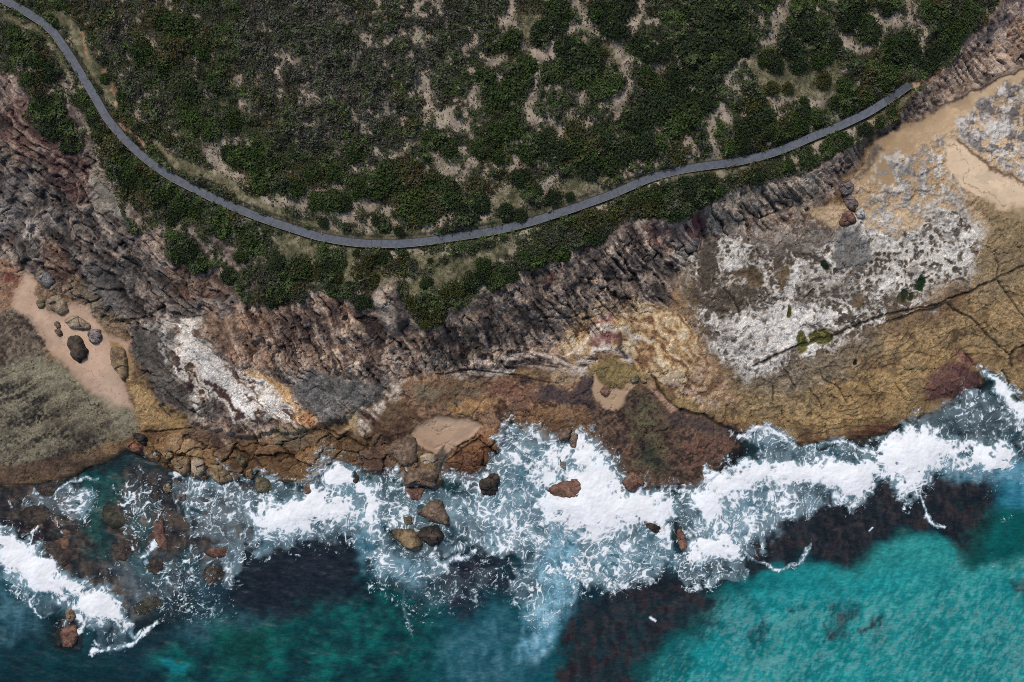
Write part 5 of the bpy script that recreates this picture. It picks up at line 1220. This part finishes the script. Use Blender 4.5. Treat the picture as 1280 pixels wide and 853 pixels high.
def boulder(i, outline, h, pal, label, wetf):
    P = np.asarray(outline, float); cen = P.mean(0)
    n = 110; P = np.asarray(P)
    for _ in range(1): P = np.stack([.82 * P + .18 * np.roll(P, -1, 0), .18 * P + .82 * np.roll(P, -1, 0)], 1).reshape(-1, 2)
    Q = resample(np.vstack([P, P[:1]]), .5)
    s = np.linspace(0, len(Q) - 1, n + 1)[:-1]; Q = np.stack([np.interp(s, np.arange(len(Q)), Q[:, 0]), np.interp(s, np.arange(len(Q)), Q[:, 1])], 1)
    x, y, z = at(np.array([cen[0]]), np.array([cen[1]])); zb_ = max(float(z[0]), -.1)
    k = (H - zb_ - h * .5) / H
    ox = (Q[:, 0] - cen[0]) * S * k; oy = -(Q[:, 1] - cen[1]) * S * k
    bx = (cen[0] - 640) * S * k; by = (426.5 - cen[1]) * S * k
    jag = 1 + (fbm(np.cos(np.linspace(0, 6.283, n)) * 2.5 + i * 3, np.sin(np.linspace(0, 6.283, n)) * 2.5, 4, i) - .5) * .34
    ox = ox * jag; oy = oy * jag
    rings = [1.04, 1.0] + list(np.linspace(.985, .06, 22))
    zs = [-1.2, 0.] + [float((1 - t ** 3.2) ** .62) for t in rings[2:]]
    rs = np.random.default_rng(100 + i); tilt = rs.uniform(-.12, .12, 2)
    v = []
    for t_, zz in zip(rings, zs):
        v.append(np.stack([ox * t_, oy * t_, np.full(n, zz * h if zz >= 0 else zz)], 1))
    v = np.vstack(v + [np.array([[0, 0, h]])])
    R = max(np.abs(ox).max(), np.abs(oy).max())
    d = vnoise3(v[:, 0] + i * 7, v[:, 1], v[:, 2], max(.9, R * .55), i) * h * .7 + vnoise3(v[:, 0] + i * 3, v[:, 1] + 5, v[:, 2], .5, i + 5) * .5
    wa, wb, wc_ = cheap_worley((v[:, 0] + i * 5) / (R * .7), (v[:, 1] + i) / (R * .62), i % 9)
    d = d * .75 + (wc_ - .5) * h * .55 - .12 * sstep(.08, .0, wb - wa)
    top = np.clip(v[:, 2] / h, 0, 1)
    v[:, 2] += d * top + (v[:, 0] * tilt[0] + v[:, 1] * tilt[1]) * top
    v[:, 0] *= 1 + d * .10; v[:, 1] *= 1 + d * .10
    f = []
    for r in range(len(rings) - 1):
        for j in range(n):
            a = r * n + j; b_ = r * n + (j + 1) % n
            f.append((a, b_, b_ + n, a + n))
    me_q = np.array(f); tip = len(v) - 1; l0 = (len(rings) - 1) * n
    tri = np.array([(l0 + j, l0 + (j + 1) % n, tip, tip) for j in range(n)])
    c = ramp(np.clip(eq(fbm(v[:, 0] / .8 + i * 5, v[:, 1] / .8, 4, i + 2)) * .6 + eq(fbm(v[:, 0] / 3 + i, v[:, 1] / 3, 3, i)) * .5 - .05, 0, 1), PAL[pal])
    base_dark = sstep(.75, .2, top + (fbm(v[:, 0] / 1.2, v[:, 1] / 1.2, 3, i) - .5) * .6) * max(wetf, .45)  # darker towards the base on every boulder, more on those awash
    c = c * (1 - .6 * base_dark[:, None]) * (1 - .25 * sstep(.06, .0, wb - wa))[:, None] * np.random.default_rng(i).uniform(.8, 1.2, len(v))[:, None]
    me = bpy.data.meshes.new('boulder')
    me.from_pydata(v.tolist(), [], f + [(l0 + j, l0 + (j + 1) % n, tip) for j in range(n)])
    a = me.color_attributes.new('Col', 'FLOAT_COLOR', 'POINT'); cc = np.ones((len(v), 4), np.float32); cc[:, :3] = c
    a.data.foreach_set('color', cc.ravel()); me.polygons.foreach_set('use_smooth', np.ones(len(me.polygons), bool))
    me.update()
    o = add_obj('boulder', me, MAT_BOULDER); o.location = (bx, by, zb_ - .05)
    g = 'boulders in the cove' if (cen[0] < 165 and cen[1] < 480) else ('blocks beside the beach sand' if cen[0] > 1000 else 'boulders along the surf')
    tag(o, label, 'boulder', g)
for i, (o_, h_, p_, l_, w_) in enumerate(BOULDERS): boulder(i, o_, h_, p_, l_, w_)

# ------------------------------------------------------------------ vegetation
def leaf_quads(c, size, up, r, flat=.8):
    """c (n,3) centres -> quad vertices, leaning in all directions"""
    n = len(c)
    nrm = r.normal(size=(n, 3)) * flat; nrm[:, 2] = np.abs(nrm[:, 2]) + up
    nrm /= np.linalg.norm(nrm, axis=1)[:, None]
    a = r.normal(size=(n, 3)); t1 = np.cross(nrm, a); t1 /= np.linalg.norm(t1, axis=1)[:, None]
    t2 = np.cross(nrm, t1)
    s1 = (size * r.uniform(.7, 1.3, n))[:, None]; s2 = (size * r.uniform(.35, .8, n))[:, None]
    v = np.stack([c - t1 * s1, c + t2 * s2 - t1 * s1 * .1, c + t1 * s1, c - t2 * s2 + t1 * s1 * .1], 1)
    return v.reshape(-1, 3), np.arange(n * 4).reshape(n, 4)

# heath: one uncountable mass
NL = 700000
r = np.random.default_rng(21)
u = r.uniform(-120, 1400, NL); v = r.uniform(-190, 425, NL)
k = (H - 14) / H; x = (u - 640) * S * k; y = (426.5 - v) * S * k
den = gsample(x, y, DEN)
clump = eq(fbm(u / 17, v / 17, 3, 5)); fine = eq(fbm(u / 6, v / 6, 2, 9))
ok = r.random(NL) < den * (.55 + .6 * clump)
x, y, u, v, den, clump, fine = x[ok], y[ok], u[ok], v[ok], den[ok], clump[ok], fine[ok]
gz = gsample(x, y, Z); gr = gsample(x, y, GREY); ol = gsample(x, y, OLV)
can = (.35 + 1.5 * clump ** 1.5 + .5 * fine) * sstep(.1, .8, den) * (1 - .6 * ol)
hz = gz + can * r.random(len(x)) ** .25 + .03
g1 = ramp(.30 * clump + .42 * fine + .28 * r.random(len(x)), [(36,43,29),(51,61,39),(68,79,49),(97,105,68)])
g2 = ramp(r.random(len(x)) * .5 + .5 * fine, [(44,44,40),(74,72,68),(114,108,104)])
g3 = ramp(r.random(len(x)), [(72,70,48),(102,98,70),(128,120,92)])
sp_ = eq(fbm(u / 15 + 70, v / 15, 3, 1)); sp2 = eq(fbm(u / 22, v / 22 + 40, 3, 14))
g1 = np.where((sp_ > .62)[:, None], ramp(r.random(len(x)) * .6 + .4 * fine, [(38,44,33),(62,66,50),(94,98,74)]), g1)
g1 = np.where((sp2 > .74)[:, None], ramp(r.random(len(x)) * .5 + .5 * fine, [(42,54,28),(62,78,40),(88,102,56)]), g1)
mix = (1.1 * gr * (.30 + .70 * eq(fbm(u / 24, v / 24, 3, 3)))) * (1 - .4 * (clump > .7))
br = eq(fbm(u / 40 + 9, v / 40, 3, 12)) > .72
sel = r.random(len(x))
cc = np.where((sel < mix)[:, None], g2, g1)
cc = np.where(((sel < .5 * br) & (sel >= mix))[:, None], ramp(r.random(len(x)), [(50,46,28),(72,60,34),(86,78,46)]), cc)
cc = np.where((r.random(len(x)) < ol * .85)[:, None], g3, cc)
size = np.where(ol > .5, .15, .22 + .20 * clump * r.random(len(x)))
vv, ff = leaf_quads(np.stack([x, y, hz], 1), size, .55, r)
me = make_mesh('heath_foliage', vv, ff, np.repeat(cc, 4, 0), smooth=False)
tag(add_obj('heath_foliage', me, MAT_LEAF), 'dense low coastal heath of mixed dark green and grey twiggy scrub on the headland', 'heath', None, 'stuff')

# shrubs: single rounded bushes one can pick out
mbark = attr_mat('shrub_bark', .9, 4, .3, .5, 6, .05)
TYPES = [('dark green', [(29,37,23),(43,54,33),(63,76,48)]), ('mid green', [(32,42,22),(50,64,32),(72,86,46)]), ('olive green', [(40,42,22),(62,64,34),(84,84,48)]), ('grey green', [(44,46,36),(64,66,54),(86,86,72)])]
def shrub_meshes(kind, seed):
    r = np.random.default_rng(seed); pal = TYPES[kind][1]
    n = 950
    lobes = [(0, 0, 0, 1.0)] + [(math.cos(a) * .5, math.sin(a) * .5, r.uniform(-.15, .1), r.uniform(.4, .62)) for a in r.uniform(0, 6.28, 6)]
    w = np.array([l[3] ** 2 for l in lobes]); w /= w.sum()
    li = r.choice(len(lobes), n, p=w)
    d = r.normal(size=(n, 3)); d[:, 2] = np.abs(d[:, 2]) * 1.0 - .12; d /= np.linalg.norm(d, axis=1)[:, None]
    rad = (.62 + .38 * r.random(n) ** .5) * np.array([lobes[i][3] for i in li]) * (1 + .18 * r.normal(size=n))
    c = d * rad[:, None] * np.array([.85, .85, .75]) + np.array([[lobes[i][0], lobes[i][1], lobes[i][2] + .12] for i in li])
    c[:, 2] = np.maximum(c[:, 2], .03)
    vq, fq = leaf_quads(c, np.full(n, .095), .35, r)
    tone = np.array([r.random() for _ in lobes])[li] * .45 + r.random(n) * .55
    fol = make_mesh('foliage', vq, fq, np.repeat(ramp(tone, pal), 4, 0), smooth=False); fol.materials.append(MAT_LEAF)
    v, f = [], []
    for b in range(6):
        a = r.uniform(0, 6.28); tip = np.array([math.cos(a) * r.uniform(.25, .6), math.sin(a) * r.uniform(.25, .6), r.uniform(.45, .75)])
        base = len(v)
        for t_, rr_ in ((0, .045), (.5, .03), (1, .008)):
            p = tip * t_ + np.array([0, 0, -.15 * (1 - t_) + .1 * math.sin(t_ * 3)])
            for q in range(5):
                th = q / 5 * 6.283; v.append((p[0] + rr_ * math.cos(th), p[1] + rr_ * math.sin(th), p[2]))
        for s_ in range(2):
            for q in range(5):
                a0 = base + s_ * 5 + q; b0 = base + s_ * 5 + (q + 1) % 5
                f.append((a0, b0, b0 + 5, a0 + 5))
    st = make_mesh('stem', v, f, np.tile(lin((70, 58, 48)), (len(v), 1))); st.materials.append(mbark)
    return fol, st
VAR = {k: [shrub_meshes(k, 50 + k * 10 + j) for j in range(4)] for k in range(4)}
# hand-placed shrubs the photograph shows apart (px, py, radius px, type)
SH = [(692,28,19,0),(700,12,16,1),(676,40,14,0),(765,25,22,0),(778,8,20,0),(752,12,18,0),(770,38,14,0),(715,70,22,0),(735,72,20,0),(705,55,14,0),(748,85,12,0),(728,95,18,1),(750,108,20,1),(770,100,14,1),(690,90,16,1),(640,50,16,1),(655,85,20,1),(645,105,20,1),(620,120,20,1),(608,95,14,1),
 (752,68,9,2),(800,55,16,0),(815,68,14,0),(830,62,12,0),(808,95,14,1),(825,105,14,1),(845,95,18,0),(850,120,20,0),(820,130,24,0),(795,150,22,0),(840,150,22,1),(870,60,24,0),(890,40,26,0),(880,15,24,0),(910,10,22,0),(925,50,22,0),(905,75,20,0),(880,95,22,0),(862,140,20,1),(880,125,18,0),
 (700,190,22,0),(680,180,18,0),(720,180,16,1),(740,190,14,1),(755,175,18,0),(735,210,18,0),(760,205,16,1),(780,190,20,0),(810,180,20,0),(720,160,14,2),(660,190,16,1),(640,160,18,1),(615,165,18,1),(600,185,16,1),(560,185,16,1),(540,170,14,1),
 (663,276,10,0),(693,250,13,0),(712,246,7,0),(672,238,8,1),(635,275,12,0),(650,222,14,0),(622,196,12,1),(582,265,20,0),(600,255,16,0),(560,248,18,1),(565,235,12,0),(530,265,20,1),(510,250,20,1),(540,230,20,1),(500,230,18,0),(470,275,8,0),(480,285,9,0),(500,293,8,0),(433,284,6,0),(403,278,8,0),
 (395,250,14,1),(415,252,16,1),(430,255,12,0),(450,235,16,1),(470,230,18,1),(370,235,14,1),(350,228,14,0),(490,210,16,1),(440,190,14,1),(420,215,14,1),(390,215,14,1),(300,195,16,1),(320,200,18,1),(340,205,14,1),(285,190,12,0),(330,235,10,1),
 (985,55,18,0),(1000,35,20,0),(1020,45,18,0),(1000,75,16,0),(1045,55,10,0),(1088,38,17,0),(1083,28,14,1),(1060,25,14,0),(1070,8,16,0),(1110,8,14,0),(1125,60,20,0),(1135,50,16,0),(1140,70,18,0),(1115,55,14,1),(1118,96,18,1),(1108,105,14,1),(1168,68,14,0),(1160,82,12,0),(1180,55,12,0),(1195,40,16,1),(1205,28,16,1),(1185,35,14,1),(1215,12,14,1),(1175,30,12,0),(1190,12,12,0),(1165,15,12,1),(1025,75,14,1),(1035,70,10,1),
 (1060,120,14,1),(1055,105,12,1),(1085,118,12,1),(1080,130,10,1),(1060,132,10,1),(1045,130,10,0),(1005,140,12,0),(1000,155,14,1),(985,160,12,1),(1020,145,12,1),(950,145,18,0),(935,160,18,0),(930,180,14,0),(915,185,12,1),(955,165,14,0),(970,165,14,1),(940,130,14,2),(910,195,9,1),(970,80,14,0),(955,75,10,1),(985,110,9,2),(1030,100,12,2),(955,128,6,0),(1005,125,7,1),(965,110,10,2),
 (533,355,11,0),(545,390,16,2),(525,385,16,2),(560,372,14,2),(535,402,12,2),(515,378,10,2),(437,357,7,0),(505,316,7,0),(460,325,10,2),(450,340,9,2),(465,350,10,2),(497,333,10,3),(515,332,9,3),(555,325,6,2),(538,327,5,0),(445,316,6,0),(458,323,5,1),(480,315,9,0),(500,330,9,2),(475,318,8,1),(410,335,12,0),(420,345,10,2),(400,340,10,2),(425,330,9,1),(375,335,14,1),(360,345,12,1),(345,330,14,0),(330,345,12,3),(350,365,14,0),(372,368,12,3),(340,375,12,0),(430,365,10,1),(415,360,10,0),(452,378,11,0),
 (590,350,14,0),(605,345,14,0),(620,350,14,1),(635,340,12,0),(570,362,12,2),(605,330,12,1),(655,325,14,1),(675,322,14,1),(700,315,14,1),(690,300,14,3),(720,300,14,3),(745,295,14,0),(755,285,12,3),(720,280,12,2),(740,270,12,2),(770,265,12,2),(790,255,14,2),(820,255,18,2),(845,262,18,0),(870,250,14,0),(860,235,16,0),(835,240,14,0),(880,228,18,0),(895,240,12,1),(885,215,8,2),(945,222,14,0),(915,224,8,1),(965,215,10,2),(985,208,10,1),(1010,200,10,1),(1035,185,12,1),(1055,172,12,1),(1080,160,11,0),(1115,140,9,1),(640,345,10,1),(815,232,14,1),(1100,152,9,1),(643,338,6,1),
 (25,60,14,1),(45,75,14,1),(15,40,12,1),(60,90,14,0),(35,100,12,1),(50,130,16,0),(65,140,14,1),(60,160,16,0),(80,160,12,1),(85,180,14,0),(100,125,10,1),(115,150,10,0),(125,165,12,1),(150,195,14,1),(165,210,16,1),(145,215,12,0),(185,225,14,1),(160,230,12,0),(205,240,14,1),(195,250,12,0),(225,255,14,1),(215,270,12,0),(245,265,12,1),(270,275,12,1),(230,315,14,0),(225,300,10,1),(250,330,12,0),(285,345,12,0),(300,320,10,1),(310,300,12,1),(280,290,8,0),
 (130,98,8,1),(150,120,9,1),(155,130,9,2),(175,60,16,1),(200,80,16,1),(225,30,20,1),(205,25,14,1),(180,75,12,1),(250,60,14,1),(270,100,16,1),(235,110,14,0),(240,150,16,1),(265,160,16,1),(230,130,14,1),(290,150,14,1),(300,20,8,1),(130,20,14,1),(125,10,12,3),(190,160,12,2),(210,175,10,2),(150,60,10,3),(165,95,10,3),(240,190,9,2)]
ORD = ['first','second','third','fourth','fifth','sixth','seventh','eighth','ninth','tenth','eleventh','twelfth','thirteenth','fourteenth','fifteenth','sixteenth','seventeenth','eighteenth','nineteenth','twentieth']
pathx = np.array([p[0] for p in PATH]); pathy = np.array([p[1] for p in PATH])
def zone_of(px, py):
    sea = py > np.interp(px, pathx, pathy)
    if sea:
        if px < 150: return "seaward of the path's left bend"
        if px < 330: return 'below the descending path'
        if px < 505: return 'left of the rock finger'
        if px < 650: return 'right of the rock finger'
        if px < 800: return 'below the climbing path'
        if px < 960: return 'below the level path stretch'
        return 'between upper path and sand'
    if px < 180: return "inland of the path's left bend"
    if px < 330 and py < 170: return 'in the open left heath'
    if px < 480: return "inland of the descending path"
    if px < 580: return "inland of the path's lowest bend"
    if px < 700 and py < 145: return 'beside the forked sand track'
    if px < 700: return 'just inland of the climbing path'
    if px < 840 and py < 120: return 'among the long sand tracks'
    if px < 840: return 'in the thicket above the path'
    if px < 940: return 'in the darkest thicket'
    if px < 1070 and py < 100: return 'in the upper grassy clearing'
    if px < 1100 and py >= 100: return 'directly above the upper path'
    return "near the sandy trail"
rows_ = []
for (px, py, rp_, kd) in SH:
    sz = 'large' if rp_ >= 18 else ('mid-sized' if rp_ >= 12 else 'small')
    rows_.append([zone_of(px, py), f'{sz} {TYPES[kd][0]}', px, py, rp_, kd])
from collections import defaultdict
grp = defaultdict(list)
for q in rows_: grp[(q[0], q[1])].append(q)
first_of = {}
rs = random.Random(5)
for (zn, lk), lst in sorted(grp.items()):
    lst.sort(key=lambda q: (q[2], q[3]))
    for i, q in enumerate(lst):
        px, py, rp_, kd = q[2:]
        fol, st = VAR[kd][rs.randrange(4)]
        R = rp_ * S * .95
        hgt = min(R * .85, 2.4)
        dd = np.hypot(pp[:, 0] - px, pp[:, 1] - py); j_ = int(dd.argmin()); need = rp_ * .98 + 7.5
        if dd[j_] < need:
            q_ = need / max(dd[j_], 1e-3); px = pp[j_, 0] + (px - pp[j_, 0]) * q_; py = pp[j_, 1] + (py - pp[j_, 1]) * q_
        x, y, z = at(np.array([px]), np.array([py]), extra=hgt * .6)
        z0 = float(gsample(x, y, Z)[0])
        key = (kd, fol.name)
        if key not in first_of:
            root = bpy.data.objects.new('shrub', None); COL.objects.link(root)
            a = add_obj('foliage', fol, None, root); b = add_obj('stem', st, None, root)
            first_of[key] = (root, a, b)
        else:
            r0_, a0, b0 = first_of[key]
            root = r0_.copy(); COL.objects.link(root)
            for src in (a0, b0):
                c = src.copy(); c.parent = root; COL.objects.link(c)
        root.location = (float(x[0]), float(y[0]), z0 - .05)
        root.rotation_euler = (0, 0, rs.uniform(0, 6.28)); root.scale = (R * rs.uniform(.9, 1.12), R * rs.uniform(.9, 1.12), hgt * 1.15)
        if len(lst) == 1: lab = f'only {lk} shrub {zn}'
        else: lab = f'{lk} shrub {zn}, {ORD[i] if i < 20 else str(i + 1) + "th"} from the left'
        tag(root, lab, 'shrub', 'rounded shrubs on the headland')

# ------------------------------------------------------------------ light, camera, world
SUN_EL, SUN_AZ = 54.0, 28.0        # sun stands inland, a little to the left
w = bpy.data.worlds.new('World'); scene.world = w; w.use_nodes = True
nt = w.node_tree; bg = nt.nodes['Background']; sky = nt.nodes.new('ShaderNodeTexSky')
sky.sky_type = 'NISHITA'; sky.sun_disc = False; sky.sun_elevation = math.radians(SUN_EL); sky.sun_rotation = math.radians(-SUN_AZ)
sky.dust_density = 2.0; sky.ozone_density = .6
nt.links.new(sky.outputs[0], bg.inputs[0]); bg.inputs[1].default_value = .07
sl_ = bpy.data.lights.new('sun', 'SUN'); sl_.energy = 1.5; sl_.angle = math.radians(10); sl_.color = (1, .95, .88)
so = bpy.data.objects.new('sun', sl_); COL.objects.link(so)
so.rotation_euler = (math.radians(-(90 - SUN_EL)), 0, math.radians(SUN_AZ))
cam = bpy.data.cameras.new('camera'); co = bpy.data.objects.new('camera', cam); COL.objects.link(co)
co.location = (0, 0, H); co.rotation_euler = (0, 0, 0)
cam.sensor_width = 36; cam.lens = 36 * H / 256.0; cam.clip_end = 6000; cam.clip_start = 1
scene.camera = co
vs_ = scene.view_settings; vs_.view_transform = 'Standard'; vs_.look = 'None'; vs_.gamma = 1; vs_.exposure = 0.74
scene.cycles.use_denoising = False
scene.cycles.filter_width = 0.85
scene.display_settings.display_device = 'sRGB'
